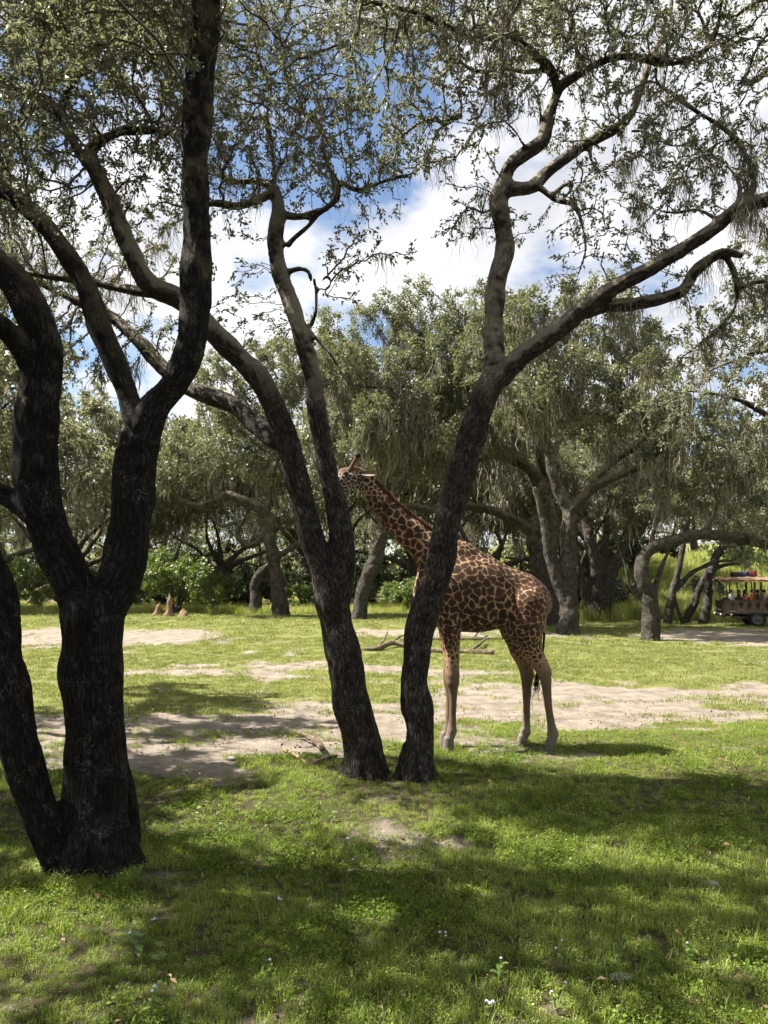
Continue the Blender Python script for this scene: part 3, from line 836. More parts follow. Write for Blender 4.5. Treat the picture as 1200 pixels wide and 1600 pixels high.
T2_blobs = [
    B(40, 60, 9.6, 1.0), B(140, 60, 9.6, .95), B(230, 90, 9.4, .95), B(60, 230, 9.8, .9), B(170, 170, 9.5, .85), B(240, 190, 9.4, .75), B(20, 160, 10.2, .9),
    B(230, 290, 10, .65), B(120, 330, 10.4, .6), B(60, 290, 10.2, .6), B(20, 420, 11.8, .7), B(140, 430, 11.4, .5), B(240, 520, 11.5, .45), B(190, 350, 10.8, .55), B(-30, 300, 10.6, .8),
    B(380, 220, 10.5, .8), B(440, 180, 10.7, .85), B(400, 90, 10.8, .9), B(500, 120, 10.8, .8), B(520, 220, 10.4, .75), B(450, 30, 10.8, .8), B(350, 150, 10.9, .8), B(370, 20, 10.8, .8),
    B(480, 270, 10.4, .6), B(570, 260, 10.2, .55), B(600, 330, 10.1, .35), B(570, 380, 10.2, .4), B(530, 440, 10.2, .4), B(370, 450, 10.6, .4), B(400, 520, 10.6, .35), B(360, 330, 10.3, .4),
    B(60, 400, 12, .7), B(130, 480, 12, .6), B(200, 400, 11.6, .5), B(40, 520, 12, .7), B(170, 560, 12, .5), B(260, 420, 11.4, .4), B(250, 350, 11, .4), B(100, 560, 12.2, .5), B(10, 340, 11.6, .6),
    B(100, 120, 10.6, .9), B(200, 30, 10.4, .9), B(270, 140, 10.4, .7), B(90, 10, 10.6, 1.0), B(-20, 60, 10, .9), B(330, 90, 11.2, .8), B(30, 350, 11.2, .55), B(270, 250, 10.6, .55), B(550, 170, 10.6, .45), B(590, 60, 10.9, .45),
    B(610, 230, 10.2, .45), B(560, 340, 10.1, .3), B(620, 395, 10.1, .3), B(300, 210, 10.0, .8), B(270, 20, 9.8, .9), B(430, 600, 10.4, .22), B(590, 600, 10.1, .22),
]
base2 = P(569, 1198, d2); base2[2] = gz(base2[0], base2[1])
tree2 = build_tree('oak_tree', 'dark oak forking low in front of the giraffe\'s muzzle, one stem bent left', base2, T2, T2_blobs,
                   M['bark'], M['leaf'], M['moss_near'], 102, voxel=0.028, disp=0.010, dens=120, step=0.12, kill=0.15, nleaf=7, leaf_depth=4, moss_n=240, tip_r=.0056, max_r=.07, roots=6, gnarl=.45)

# right oak, in front of the giraffe's shoulder
d3 = 10.25
T3 = [
    sink(limb_pts([(651, 1206, d3, 56), (653, 1180, d3, 46), (657, 1130, d3, 46), (656, 1100, d3, 49.7), (648, 1060, d3, 42.3), (652, 1000, d3, 42.3), (664, 960, d3, 46), (680, 910, d3, 47.8), (692, 860, d3, 46), (704, 800, d3, 46), (718, 750, d3, 46), (733, 690, d3, 44.2), (752, 630, d3, 42.3), (774, 585, d3, 42.3)])),
    limb_pts([(765, 610, d3, 33.1), (773, 555, d3 + .05, 33.1), (770, 500, d3 + .1, 32.2), (775, 450, d3 + .1, 32.2), (788, 400, d3 + .1, 32.2), (784, 355, d3 + .1, 29.4), (777, 315, d3 + .1, 31.3), (790, 285, d3 + .1, 33.1)]),
    limb_pts([(786, 300, d3 + .1, 27.6), (795, 262, d3 + .05, 23.9), (820, 240, d3, 23.9), (848, 220, d3, 23), (856, 190, d3, 21.2), (868, 155, d3, 18.4), (880, 132, d3 - .05, 17.5), (910, 112, d3 - .1, 14.7), (950, 92, d3 - .2, 13.8), (985, 88, d3 - .2, 13.8), (1030, 96, d3 - .3, 14.7), (1065, 96, d3 - .4, 13.8), (1100, 80, d3 - .5, 12), (1118, 52, d3 - .5, 10.1), (1126, 10, d3 - .6, 8.3), (1128, -50, d3 - .7, 6.4)]),
    limb_pts([(795, 295, d3 + .1, 25.8), (830, 292, d3 + .2, 22.1), (855, 268, d3 + .3, 21.2), (890, 242, d3 + .3, 20.2), (925, 220, d3 + .4, 19.3), (960, 202, d3 + .4, 16.6), (985, 180, d3 + .5, 14.7), (998, 145, d3 + .5, 12.9), (1010, 112, d3 + .5, 12), (1020, 85, d3 + .5, 11), (1045, 40, d3 + .6, 9.2), (1050, -20, d3 + .7, 7.4)]),
    limb_pts([(872, 150, d3, 14.7), (860, 110, d3 - .2, 16.6), (835, 85, d3 - .4, 16.6), (800, 60, d3 - .6, 14.7), (760, 58, d3 - .8, 12.9), (715, 48, d3 - 1, 11), (670, 28, d3 - 1.2, 11), (620, 12, d3 - 1.4, 9.2), (560, 0, d3 - 1.6, 6.4)]),
    limb_pts([(862, 108, d3 - .2, 10.1), (820, 112, d3 - .2, 9.2), (790, 108, d3 - .3, 8.3), (740, 110, d3 - .4, 7.4), (690, 70, d3 - .5, 6.4)]),
    limb_pts([(782, 595, d3, 33.1), (812, 560, d3 - .05, 33.1), (850, 532, d3 - .1, 33.1), (890, 502, d3 - .2, 31.3), (920, 475, d3 - .3, 31.3), (960, 450, d3 - .4, 27.6), (1010, 425, d3 - .5, 26.7), (1050, 400, d3 - .6, 25.8), (1090, 375, d3 - .7, 24.8), (1125, 350, d3 - .8, 23.9), (1160, 322, d3 - .9, 23.9), (1210, 308, d3 - 1.0, 23.9), (1290, 280, d3 - 1.2, 20.2), (1380, 220, d3 - 1.4, 14.7)]),
    limb_pts([(915, 490, d3 - .3, 22.1), (950, 478, d3 - .2, 21.2), (990, 475, d3 - .2, 22.1), (1030, 468, d3 - .2, 22.1), (1065, 455, d3 - .2, 21.2), (1085, 425, d3 - .2, 18.4), (1110, 405, d3 - .2, 16.6), (1135, 395, d3 - .2, 14.7), (1160, 400, d3 - .1, 9.2)]),
    limb_pts([(1130, 395, d3 - .2, 11), (1145, 420, d3 - .2, 11), (1155, 448, d3 - .2, 9.2), (1185, 440, d3 - .2, 10.1), (1240, 440, d3 - .2, 8.3)]),
    limb_pts([(1150, 440, d3 - .2, 7.4), (1150, 475, d3 - .1, 7.4), (1130, 505, d3, 7.4), (1095, 535, d3 + .1, 6.4), (1060, 560, d3 + .2, 4.6), (1000, 575, d3 + .3, 2.8)]),
    limb_pts([(1160, 320, d3 - .9, 13.8), (1178, 290, d3 - .8, 11), (1172, 260, d3 - .8, 10.1), (1155, 225, d3 - .7, 10.1), (1130, 200, d3 - .6, 10.1), (1090, 175, d3 - .5, 9.2), (1055, 150, d3 - .4, 8.3), (1028, 130, d3 - .3, 7.4), (1025, 105, d3 - .3, 6.4)]),
    limb_pts([(1150, 325, d3 - .9, 9.2), (1155, 290, d3 - .8, 8.3), (1135, 258, d3 - .7, 7.4), (1112, 240, d3 - .6, 6.4), (1125, 222, d3 - .6, 5.5), (1170, 220, d3 - .7, 5.5), (1180, 205, d3 - .7, 5.5), (1155, 165, d3 - .6, 4.6), (1160, 120, d3 - .6, 3.7)]),
    limb_pts([(840, 290, d3 + .2, 11), (868, 312, d3 + .1, 10.1), (895, 320, d3, 9.2), (908, 345, d3 - .05, 7.4), (915, 390, d3 - .1, 5.5), (905, 425, d3 - .1, 4.6), (890, 470, d3 - .1, 3.7)]),
    limb_pts([(860, 308, d3 + .1, 8.3), (880, 290, d3 + .1, 8.3), (894, 286, d3 + .1, 7.4), (890, 300, d3 + .1, 6.4), (870, 318, d3, 6.4)]),
    limb_pts([(905, 330, d3, 5.5), (925, 325, d3, 5.5), (942, 335, d3, 5.5), (945, 352, d3, 4.6), (955, 370, d3, 3.7), (940, 400, d3, 2.8)]),
    limb_pts([(922, 222, d3 + .4, 8.3), (924, 250, d3 + .3, 6.4), (938, 268, d3 + .3, 5.5), (965, 252, d3 + .3, 5.5), (1010, 242, d3 + .3, 4.6), (1035, 230, d3 + .3, 3.7)]),
    limb_pts([(985, 205, d3 + .4, 6.4), (1010, 207, d3 + .4, 5.5), (1050, 228, d3 + .4, 5.5), (1090, 220, d3 + .4, 4.6), (1118, 212, d3 + .4, 3.7)]),
    limb_pts([(850, 200, d3, 6.4), (843, 170, d3 - .1, 5.5), (840, 145, d3 - .1, 4.6)]),
    limb_pts([(826, 240, d3, 6.4), (800, 200, d3 - .3, 5.5), (770, 180, d3 - .5, 4.6), (755, 200, d3 - .6, 4.6), (720, 180, d3 - .7, 3.7)]),
    limb_pts([(905, 115, d3 - .1, 9.2), (900, 70, d3, 8.3), (895, 30, d3, 7.4), (890, -20, d3, 5.5)]),
    limb_pts([(1030, 95, d3 - .3, 9.2), (1050, 72, d3 - .3, 8.3), (1070, 45, d3 - .3, 7.4), (1072, -5, d3 - .3, 5.5)]),
    limb_pts([(965, 90, d3 - .2, 8.3), (980, 60, d3 - .1, 7.4), (955, 40, d3, 6.4), (940, 0, d3, 5.5)]),
    limb_pts([(1108, 76, d3 - .5, 8.3), (1100, 40, d3 - .5, 7.4), (1085, 5, d3 - .5, 6.4)]),
    limb_pts([(1125, 345, d3 - .8, 9.2), (1090, 328, d3 - .7, 7.4), (1050, 332, d3 - .6, 6.4), (1020, 325, d3 - .5, 5.5), (980, 300, d3 - .4, 3.7)]),
]
T3_blobs = [
    B(640, 60, 8.8, .7), B(700, 30, 9, .75), B(760, 90, 9.2, .75), B(680, 140, 9.2, .6), B(640, 190, 9.2, .5), B(620, 240, 9.2, .35), B(720, 210, 9.3, .35), B(760, 150, 9.4, .45),
    B(820, 30, 9.8, .75), B(900, 40, 10, .8), B(970, 60, 9.8, .75), B(1040, 30, 9.6, .75), B(1110, 140, 9.5, .6), B(1060, 210, 9.8, .6), B(960, 150, 10.3, .55), B(1000, 250, 10.2, .5),
    B(930, 290, 10.2, .5), B(1030, 310, 9.7, .5), B(1090, 290, 9.5, .5), B(960, 370, 10, .4), B(890, 380, 10.2, .35), B(1150, 180, 9.4, .5), B(1180, 90, 9.4, .55), B(1060, 440, 9.8, .35),
    B(760, 260, 10.1, .3), B(750, 340, 10.3, .35), B(830, 350, 10.2, .3), B(700, 360, 10.6, .3), B(1120, 520, 10.1, .5), B(1050, 560, 10.3, .4), B(1180, 470, 9.9, .5), B(1190, 250, 9.2, .5),
    B(1000, 0, 9.8, .7), B(880, -40, 9.8, .9), B(1080, -60, 9.5, .9), B(720, -50, 9.2, .8), B(1170, -20, 9.2, .8), B(600, -20, 8.8, .7), B(560, 60, 8.8, .4), B(580, 110, 9.0, .3),
    B(600, 130, 9.4, .5), B(660, 230, 9.6, .45), B(740, 20, 9.6, .8), B(800, 130, 9.8, .5), B(930, 100, 10.4, .6), B(870, 200, 10.4, .4), B(1000, 180, 10.6, .5), B(1080, 260, 10, .5), B(1140, 250, 9.6, .4), B(970, 440, 10.4, .35),
    B(1010, 380, 10, .45), B(880, 430, 10.4, .3), B(700, 290, 10.4, .28), B(720, 110, 9.6, .5), B(850, 20, 10.4, .7), B(540, 20, 10.5, .6), B(620, 30, 10.5, .6), B(1120, 60, 10, .6), B(920, 200, 10.6, .45), B(790, 380, 10.6, .3),
    BW(7.6, 8.6, 8.0, 1.3), BW(8.2, 8.8, 6.8, 1.2), BW(6.4, 8.6, 9.6, 1.4, 1.3, .9),
]
base3 = P(651, 1206, d3); base3[2] = gz(base3[0], base3[1])
def on_limb_moss(limb, n, lo=0.2, hi=0.95, jit=0.04, seed=1):
    r = np.random.default_rng(seed); s = spline(limb, 0.05)
    k = r.integers(int(len(s) * lo), int(len(s) * hi), n)
    p = s[k, :3].copy(); p[:, :2] += r.normal(size=(n, 2)) * s[k, 3:4] * 0.6; p[:, 2] -= s[k, 3] * r.uniform(-0.2, 0.7, n)
    return p
T3_moss = np.concatenate([on_limb_moss(T3[7], 10, .1, .9, seed=3), on_limb_moss(T3[3], 5, .1, .8, seed=4), on_limb_moss(T3[8], 8, 0, 1, seed=5),
                          on_limb_moss(T3[9], 5, 0, 1, seed=6), on_limb_moss(T3[15], 5, 0, 1, seed=7), on_limb_moss(T3[16], 8, 0, 1, seed=8), on_limb_moss(T3[12], 3, 0, 1, seed=9),
                          on_limb_moss(T3[6], 34, .66, .93, seed=10) + np.random.default_rng(3).normal(0, .07, (34, 3)), on_limb_moss(T3[10], 14, 0, .5, seed=11), np.array([P(789 + 2 * math.sin(k), 2 + 11 * k, 9.45) for k in range(16)]), np.array([P(1160 + 8 * k, 330 + 4 * k, 9.1) for k in range(8)])])
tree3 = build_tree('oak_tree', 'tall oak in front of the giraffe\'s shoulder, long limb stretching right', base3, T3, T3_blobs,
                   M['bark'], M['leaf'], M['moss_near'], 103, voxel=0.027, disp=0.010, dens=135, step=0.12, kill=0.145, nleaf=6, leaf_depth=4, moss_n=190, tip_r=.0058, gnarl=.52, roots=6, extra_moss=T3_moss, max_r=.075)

# oak just outside the right edge whose boughs hang into the frame
d4 = 17.0
T4 = [
    sink(limb_pts([(1380, 1085, d4, 44), (1375, 1000, d4, 36), (1360, 900, d4, 34), (1350, 820, d4, 32)])),
    limb_pts([(1350, 830, d4, 26), (1310, 740, d4 - .3, 20), (1260, 690, d4 - .6, 16), (1200, 650, d4 - .8, 12), (1140, 620, d4 - 1, 8), (1070, 610, d4 - 1, 5)]),
    limb_pts([(1350, 830, d4, 28), (1350, 700, d4, 22), (1310, 580, d4 + .2, 18), (1250, 540, d4 + .3, 14), (1190, 548, d4 + .3, 11), (1130, 570, d4 + .3, 7), (1060, 600, d4 + .3, 4)]),
    limb_pts([(1352, 800, d4, 26), (1380, 650, d4 + .3, 20), (1360, 480, d4 + .3, 14), (1300, 380, d4 + .2, 9)]),
]
T4_blobs = [B(1150, 640, 16, 1.1), B(1080, 600, 16.2, .9), B(1190, 540, 17, 1.2), B(1120, 520, 17.3, 1.0), B(1180, 700, 16.3, .7), B(1060, 670, 16.2, .7), B(1250, 600, 16.5, 1.5), B(1240, 460, 17, 1.4),
            B(1320, 420, 17, 1.8), B(1010, 640, 16.4, .7), B(1200, 420, 17, 1.0), B(1330, 600, 17, 1.6), B(1240, 700, 16.5, 1.1)]
base4 = P(1380, 1085, d4); base4[2] = gz(base4[0], base4[1])
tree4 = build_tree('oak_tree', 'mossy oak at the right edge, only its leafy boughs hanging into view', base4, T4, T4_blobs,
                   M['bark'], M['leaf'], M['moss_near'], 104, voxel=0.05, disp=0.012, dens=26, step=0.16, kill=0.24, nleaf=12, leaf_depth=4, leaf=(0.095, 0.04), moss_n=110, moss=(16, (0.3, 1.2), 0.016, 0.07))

# ------------------------------------------------------------------ oaks across the clearing
GRP = 'oaks across the clearing'
def far_tree(label, D, traces, blobs, seed, leafm='leaf_far', name='oak_tree', **kw):
    limbs = []
    for i, tr in enumerate(traces):
        lp = limb_pts([(a, b_, D + (0 if len(q) < 2 else q[1]), q[0]) for a, b_, *q in tr])
        limbs.append(lp)
    b0 = limbs[0][0, :3].copy(); g0 = gz(b0[0], b0[1])
    ext = limbs[0][0].copy(); ext[2] = min(g0, b0[2]) - 0.3; ext[3] *= 1.15
    limbs[0] = np.concatenate([[ext], limbs[0]])
    b0[2] = g0
    o = dict(voxel=0.085, disp=0.03, near=False, dens=7, step=0.33, kill=0.46, infl=9, leaf=(0.18, 0.105), nleaf=30, tip_r=0.012, max_r=0.14,
             clumps=(10, .26, .46), moss_n=620, moss=(8, (0.6, 2.3), 0.065, 0.15), leaf_depth=2, root_from=0.45, gnarl=0.3, group=GRP)
    o.update(kw)
    return build_tree(name, label, b0, limbs, blobs, M['bark_grey'], M[leafm], M['moss'], seed, **o)

far_tree('grey oak behind the giraffe\'s rump, forking high, left of the arching oak', 37,
         [[(890, 993, 34), (888, 940, 27), (888, 880, 25), (890, 825, 24), (892, 790, 26)],
          [(892, 800, 22), (872, 768, 18), (862, 735, 16), (856, 690, 13), (850, 640, 9)],
          [(893, 800, 20), (920, 768, 16), (955, 748, 14), (1005, 728, 10), (1045, 690, 6)],
          [(900, 790, 15), (930, 748, 13), (965, 716, 11), (1000, 692, 8), (1020, 640, 5)],
          [(889, 968, 12), (882, 938, 20), (868, 902, 19), (858, 870, 17), (850, 820, 13), (835, 760, 9)]],
         [B(880, 590, 37, 3.4), B(960, 620, 36.5, 3.0), B(800, 570, 38, 3.2), B(1030, 630, 36, 2.6), B(930, 520, 38, 3.2), B(850, 500, 38.5, 2.8), B(1000, 540, 38, 2.6)], 201)
far_tree('twin-stemmed grey oak right behind the giraffe\'s back, long limb reaching left', 45,
         [[(846, 985, 34), (842, 900, 28), (839, 850, 28), (838, 820, 26)],
          [(838, 838, 22), (820, 822, 18), (780, 802, 15), (730, 790, 14), (680, 796, 11), (620, 788, 8), (570, 770, 5)],
          [(838, 838, 24), (852, 790, 20), (859, 750, 17), (846, 718, 16), (846, 680, 12), (830, 620, 8)],
          [(856, 985, 34), (857, 880, 29), (856, 800, 26), (838, 750, 20), (810, 722, 16), (770, 712, 12), (735, 720, 8), (700, 690, 5)]],
         [B(700, 610, 44, 3.6), B(620, 640, 45, 3.2), B(760, 530, 45, 3.8), B(820, 640, 44, 3.2), B(640, 540, 46, 3.6), B(560, 580, 46, 3.0), B(700, 690, 44, 2.6)], 202, moss_n=900)
far_tree('oak with a grey stem standing below the giraffe\'s head, thickly hung with moss', 41,
         [[(562, 967, 26), (566, 930, 22), (584, 880, 24), (598, 830, 22), (610, 785, 18), (632, 740, 12), (640, 690, 8)],
          [(604, 800, 13), (640, 790, 10), (690, 800, 8)], [(600, 815, 14), (575, 770, 11), (540, 730, 8)]],
         [B(560, 640, 41, 3.4), B(640, 660, 41, 3.2), B(680, 690, 41, 2.4), B(530, 600, 42, 2.8), B(600, 570, 42, 3.2), B(660, 590, 42, 2.8)], 203, moss_n=900)
far_tree('leaning oak left of centre with contorted low limbs, before the shrubs', 45,
         [[(441, 963, 28), (432, 905, 21), (423, 850, 19), (416, 802, 18), (388, 786, 18), (355, 775, 15), (320, 790, 12), (290, 785, 10), (262, 768, 6)],
          [(420, 818, 14), (413, 836, 12), (395, 851, 12), (376, 846, 10), (371, 830, 8), (378, 814, 7), (345, 822, 6), (328, 800, 5), (310, 770, 4)],
          [(429, 872, 12), (450, 860, 10), (472, 846, 9)], [(416, 803, 13), (420, 780, 10), (426, 745, 7), (440, 700, 5)],
          [(380, 815, 6), (390, 790, 5), (400, 760, 4)]],
         [B(330, 690, 45, 3.2), B(420, 690, 46, 3.0), B(255, 715, 45, 2.6), B(480, 620, 47, 3.2), B(380, 630, 47, 2.6), B(440, 570, 47, 2.6), B(510, 540, 47, 2.4), B(350, 590, 47, 2.2), B(300, 740, 44, 1.6)], 204, moss_n=220)
far_tree('oak whose thick limb arches right over the open safari truck', 34.5,
         [[(1015, 1000, 30), (1015, 960, 27), (1008, 920, 24), (1001, 888, 23), (1010, 864, 21), (1035, 850, 19), (1065, 841, 18), (1100, 836, 17), (1140, 839, 17), (1180, 846, 15), (1230, 862, 12), (1270, 890, 8)],
          [(1020, 952, 12), (1026, 912, 9), (1036, 880, 8), (1046, 855, 6), (1060, 800, 4)], [(1004, 938, 9), (985, 916, 7), (978, 890, 6), (965, 850, 4)],
          [(1150, 840, 8), (1160, 862, 6), (1140, 880, 4)], [(1100, 834, 8), (1120, 790, 6), (1110, 730, 4)], [(1010, 870, 9), (1030, 800, 7), (1040, 740, 5)]],
         [B(1100, 700, 36, 2.6), B(1170, 735, 35, 2.2), B(1030, 720, 36, 2.6), B(1250, 780, 34, 2.4), B(1165, 865, 34.2, .7), B(1210, 700, 35, 2.2), B(1080, 770, 35, 1.3)], 205, moss_n=240)
far_tree('broad dark many-stemmed oak in deep shade left of the arching oak', 52,
         [[(930, 974, 30), (931, 940, 25), (928, 890, 22), (918, 830, 16), (905, 770, 10)], [(938, 960, 18), (954, 895, 18), (975, 860, 14), (1002, 832, 10), (1020, 790, 6)],
          [(920, 974, 15), (914, 930, 13), (902, 880, 11), (898, 830, 8)], [(948, 974, 14), (956, 925, 12), (964, 885, 10), (985, 870, 8)], [(932, 935, 14), (944, 865, 13), (950, 790, 8)]],
         [B(940, 750, 52, 3.6), B(1000, 770, 53, 2.8), B(880, 740, 54, 3.2), B(960, 690, 54, 3.2)], 206, moss_n=700)
far_tree('thin leaning oak with a side branch, leftmost of three left of the truck', 47,
         [[(1043, 976, 14), (1050, 930, 11), (1060, 890, 10), (1070, 840, 9), (1082, 790, 6)], [(1052, 925, 9), (1080, 896, 8), (1112, 880, 7), (1150, 874, 5)], [(1068, 977, 7), (1060, 955, 6), (1053, 930, 6)]],
         [B(1085, 790, 47, 2.0), B(1040, 780, 48, 1.8), B(1140, 860, 47, 0.7)], 207, moss_n=120)
far_tree('thin slanting oak stem, middle of three left of the truck', 49,
         [[(1070, 977, 13), (1086, 940, 11), (1100, 905, 10), (1116, 870, 8), (1136, 835, 6), (1140, 800, 4)]],
         [B(1140, 800, 49, 1.8), B(1110, 780, 50, 1.8)], 208, moss_n=100)
far_tree('crooked oak stem nearest the truck, right of two thin leaning ones', 48,
         [[(1098, 977, 18), (1106, 935, 13), (1108, 905, 13), (1118, 875, 11), (1136, 850, 9), (1150, 825, 5)], [(1110, 895, 9), (1130, 883, 7), (1160, 880, 5)]],
         [B(1160, 800, 49, 1.9), B(1190, 820, 50, 1.5)], 209, moss_n=100)
far_tree('short broken oak stub with a kinked stem, left of the leaning oak', 47.5,
         [[(400, 947, 19), (399, 915, 16), (408, 897, 14), (424, 880, 10), (436, 865, 6)], [(404, 905, 9), (420, 905, 7), (436, 925, 6)]],
         [], 210)

# generic live oaks for the wood behind, three kinds
def generic_oak(name, label, seed, leafm, scale=1.0):
    rng = np.random.default_rng(seed)
    limbs = [np.array([[0, 0, -.3, .62], [.05, 0, .6, .45], [.15, .1, 1.8, .38], [.2, .1, 2.6, .40]])]
    na = 6
    for k in range(na):
        a = 2 * math.pi * k / na + rng.uniform(-.35, .35)
        p = np.array([.2, .1, 2.1 + rng.uniform(-.5, .3)]); el = rng.uniform(.5, 1.0); r = rng.uniform(.2, .27)
        pts = [[*p, r]]
        for s in range(6):
            a += rng.uniform(-.45, .45); el = max(.12, el + rng.uniform(-.38, .25))
            p = p + 1.25 * np.array([math.cos(a) * math.cos(el), math.sin(a) * math.cos(el), math.sin(el)])
            r *= .76; pts.append([*p, r])
        limbs.append(np.array(pts))
    blobs = []
    for k in range(17):
        a = rng.uniform(0, 2 * math.pi); rr = rng.uniform(1.5, 6.2); z = 10.3 - 0.10 * rr * rr + rng.uniform(-1.6, .8)
        r = rng.uniform(1.5, 2.3)
        blobs.append(BW(rr * math.cos(a), rr * math.sin(a), z, r, r, r * .75))
    return build_tree(name, label, (0, 0, 0), limbs, blobs, M['bark_grey'], M[leafm], M['moss'], seed, voxel=0.09, disp=0.03, near=False, dens=8, clumps=(9, .28, .5),
                      step=0.36, kill=0.52, infl=9, leaf=(0.24, 0.14), nleaf=28, tip_r=0.012, max_r=0.14, moss_n=520, moss=(7, (0.6, 2.0), 0.07, 0.18),
                      leaf_depth=2, root_from=0.3, gnarl=0.3)
gA = generic_oak('oak_tree', '-', 301, 'leaf_far')
gB = generic_oak('oak_tree', '-', 302, 'leaf_pale')
gC = generic_oak('oak_tree', '-', 303, 'leaf_dark')
GEN = [  # px of the trunk, distance, kind, scale, turn, label
    (-30, 52, 'A', 1.35, 0.3, 'broad oak at the far left edge behind the nearest oak\'s stems'),
    (110, 58, 'B', 1.5, 1.1, 'pale mossy oak seen through the fork of the nearest oak'),
    (262, 66, 'C', 1.35, 2.2, 'dark oak rising behind the big round shrub'),
    (345, 62, 'A', 1.3, 0.7, 'oak behind the shrubs left of the leaning oak'),
    (500, 64, 'B', 1.55, 3.0, 'pale oak behind the gap between leaning oak and giraffe\'s head'),
    (655, 60, 'B', 1.5, 4.1, 'tall pale oak whose crown tops the wood left of the tall forked oak'),
    (745, 56, 'A', 1.5, 5.0, 'tall oak crowning the wood straight behind the giraffe\'s shoulder'),
    (800, 72, 'C', 1.2, 0.1, 'dark oak deep in the wood behind the giraffe\'s back'),
    (905, 66, 'A', 1.55, 1.9, 'oak deep in the wood behind the high-forked grey oak'),
    (935, 76, 'B', 1.3, 2.9, 'pale oak behind the broad dark oak'),
    (1085, 98, 'B', 1.2, 3.6, 'pale oak on the grassy slope left of the truck roof'),
    (1190, 104, 'B', 1.2, 4.4, 'pale oak on the grassy slope right above the truck'),
    (1300, 78, 'A', 1.2, 5.3, 'oak on the slope at the right edge beyond the truck'),
    (-120, 78, 'C', 1.2, 2.0, 'dark oak in the far left corner of the wood'),
    (20, 84, 'A', 1.3, 5.9, 'far oak in the back row above the left dark shrub'),
    (190, 92, 'A', 1.4, 0.9, 'far oak in the back row left of the big round shrub'),
    (420, 90, 'C', 1.35, 1.6, 'far dark oak in the back row behind the leaning oak'),
    (580, 95, 'A', 1.5, 2.5, 'far oak in the back row behind the giraffe\'s head'),
    (700, 98, 'A', 1.5, 3.3, 'far oak in the back row behind the giraffe\'s neck'),
    (860, 100, 'B', 1.5, 4.8, 'far pale oak in the back row behind the giraffe\'s rump'),
    (980, 104, 'A', 1.5, 0.2, 'far oak in the back row behind the broad dark oak'),
    (1130, 120, 'A', 1.3, 1.2, 'farthest oak on top of the slope above the truck'),
]
used = set(); protos = {'A': gA, 'B': gB, 'C': gC}
for px, D, kd, sc, rz, lab in GEN:
    x = (px - 600) / FPX * D * 1.0
    loc = (x, D, gz(x, D) - 0.05)
    if kd not in used:
        used.add(kd); o = protos[kd]
        o.location = loc; o.rotation_euler = (0, 0, rz); o.scale = (sc,) * 3; o['label'] = lab; o['group'] = 'oaks in the wood behind'
    else:
        copy_tree(protos[kd], loc, rz, sc, lab, 'oaks in the wood behind')

# oaks standing left of the frame and behind the viewer, whose crowns shade the near lawn
def side_oak(seed):
    rng = np.random.default_rng(seed)
    limbs = [np.array([[0, 0, -.3, .42], [.05, 0, .6, .32], [.15, .1, 1.8, .28], [.2, .1, 2.8, .28]])]
    for k in range(6):
        a = 2 * math.pi * k / 6 + rng.uniform(-.35, .35)
        p = np.array([.2, .1, 2.4 + rng.uniform(-.5, .3)]); el = rng.uniform(.7, 1.1); r = rng.uniform(.13, .19); pts = [[*p, r]]
        for q in range(6):
            a += rng.uniform(-.5, .5); el = max(.1, el + rng.uniform(-.35, .2))
            p = p + 1.1 * np.array([math.cos(a) * math.cos(el), math.sin(a) * math.cos(el), math.sin(el)]); r *= .76; pts.append([*p, r])
        limbs.append(np.array(pts))
    blobs = []
    for k in range(20):
        a = rng.uniform(0, 2 * math.pi); rr = rng.uniform(1.0, 5.4); r = rng.uniform(.9, 1.5)
        blobs.append(BW(rr * math.cos(a), rr * math.sin(a), 8.6 - .09 * rr * rr + rng.uniform(-1.3, .9), r, r, r * .7))
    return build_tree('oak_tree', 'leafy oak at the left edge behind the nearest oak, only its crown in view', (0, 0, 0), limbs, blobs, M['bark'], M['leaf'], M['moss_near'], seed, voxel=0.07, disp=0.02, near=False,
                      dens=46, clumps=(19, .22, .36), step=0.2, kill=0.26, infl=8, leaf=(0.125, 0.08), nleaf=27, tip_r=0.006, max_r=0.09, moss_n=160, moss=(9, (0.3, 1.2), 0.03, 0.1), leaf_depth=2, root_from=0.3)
so = side_oak(311)
so.location = (-10.3, 14.0, gz(-10.3, 14.0)); so['group'] = 'oaks beside the viewer'
for x_, y_, rz_, sc_, lab_ in ((-10.5, 6.0, 1.9, .95, 'oak just outside the left edge whose crown shades the near lawn'),):
    copy_tree(so, (x_, y_, gz(x_, y_)), rz_, sc_, lab_, 'oaks beside the viewer')

# ------------------------------------------------------------------ shrubs
def shrub_proto(seed, leafm, wide=2.6, high=3.6):
    rng = np.random.default_rng(seed)
    limbs = []
    for k in range(5):
        a = 2 * math.pi * k / 5 + rng.uniform(-.4, .4)
        limbs.append(np.array([[0.1 * math.cos(a), .1 * math.sin(a), -.15, .09], [.35 * math.cos(a), .35 * math.sin(a), .6, .07], [.8 * math.cos(a), .8 * math.sin(a), 1.5, .045]]))
    blobs = []
    for k in range(15):
        a = rng.uniform(0, 2 * math.pi); rr = wide * math.sqrt(rng.uniform(0, 1)) * .85
        h = (high - .7) * (1 - (rr / wide) ** 2 * .65) * rng.uniform(.35, 1)
        r = rng.uniform(.6, .95)
        blobs.append(BW(rr * math.cos(a), rr * math.sin(a), max(.45, h), r, r, r * .8))
    return build_tree('shrub', '-', (0, 0, 0), limbs, blobs, M['bark_grey'], M[leafm], M['moss'], seed, voxel=0.05, disp=0.01, near=False, dens=9,
                      step=0.22, kill=0.3, infl=5, leaf=(0.16, 0.10), nleaf=38, tip_r=0.008, max_r=0.05, moss_n=0, leaf_depth=2, root_from=0.3, gnarl=0.3, cat='shrub')
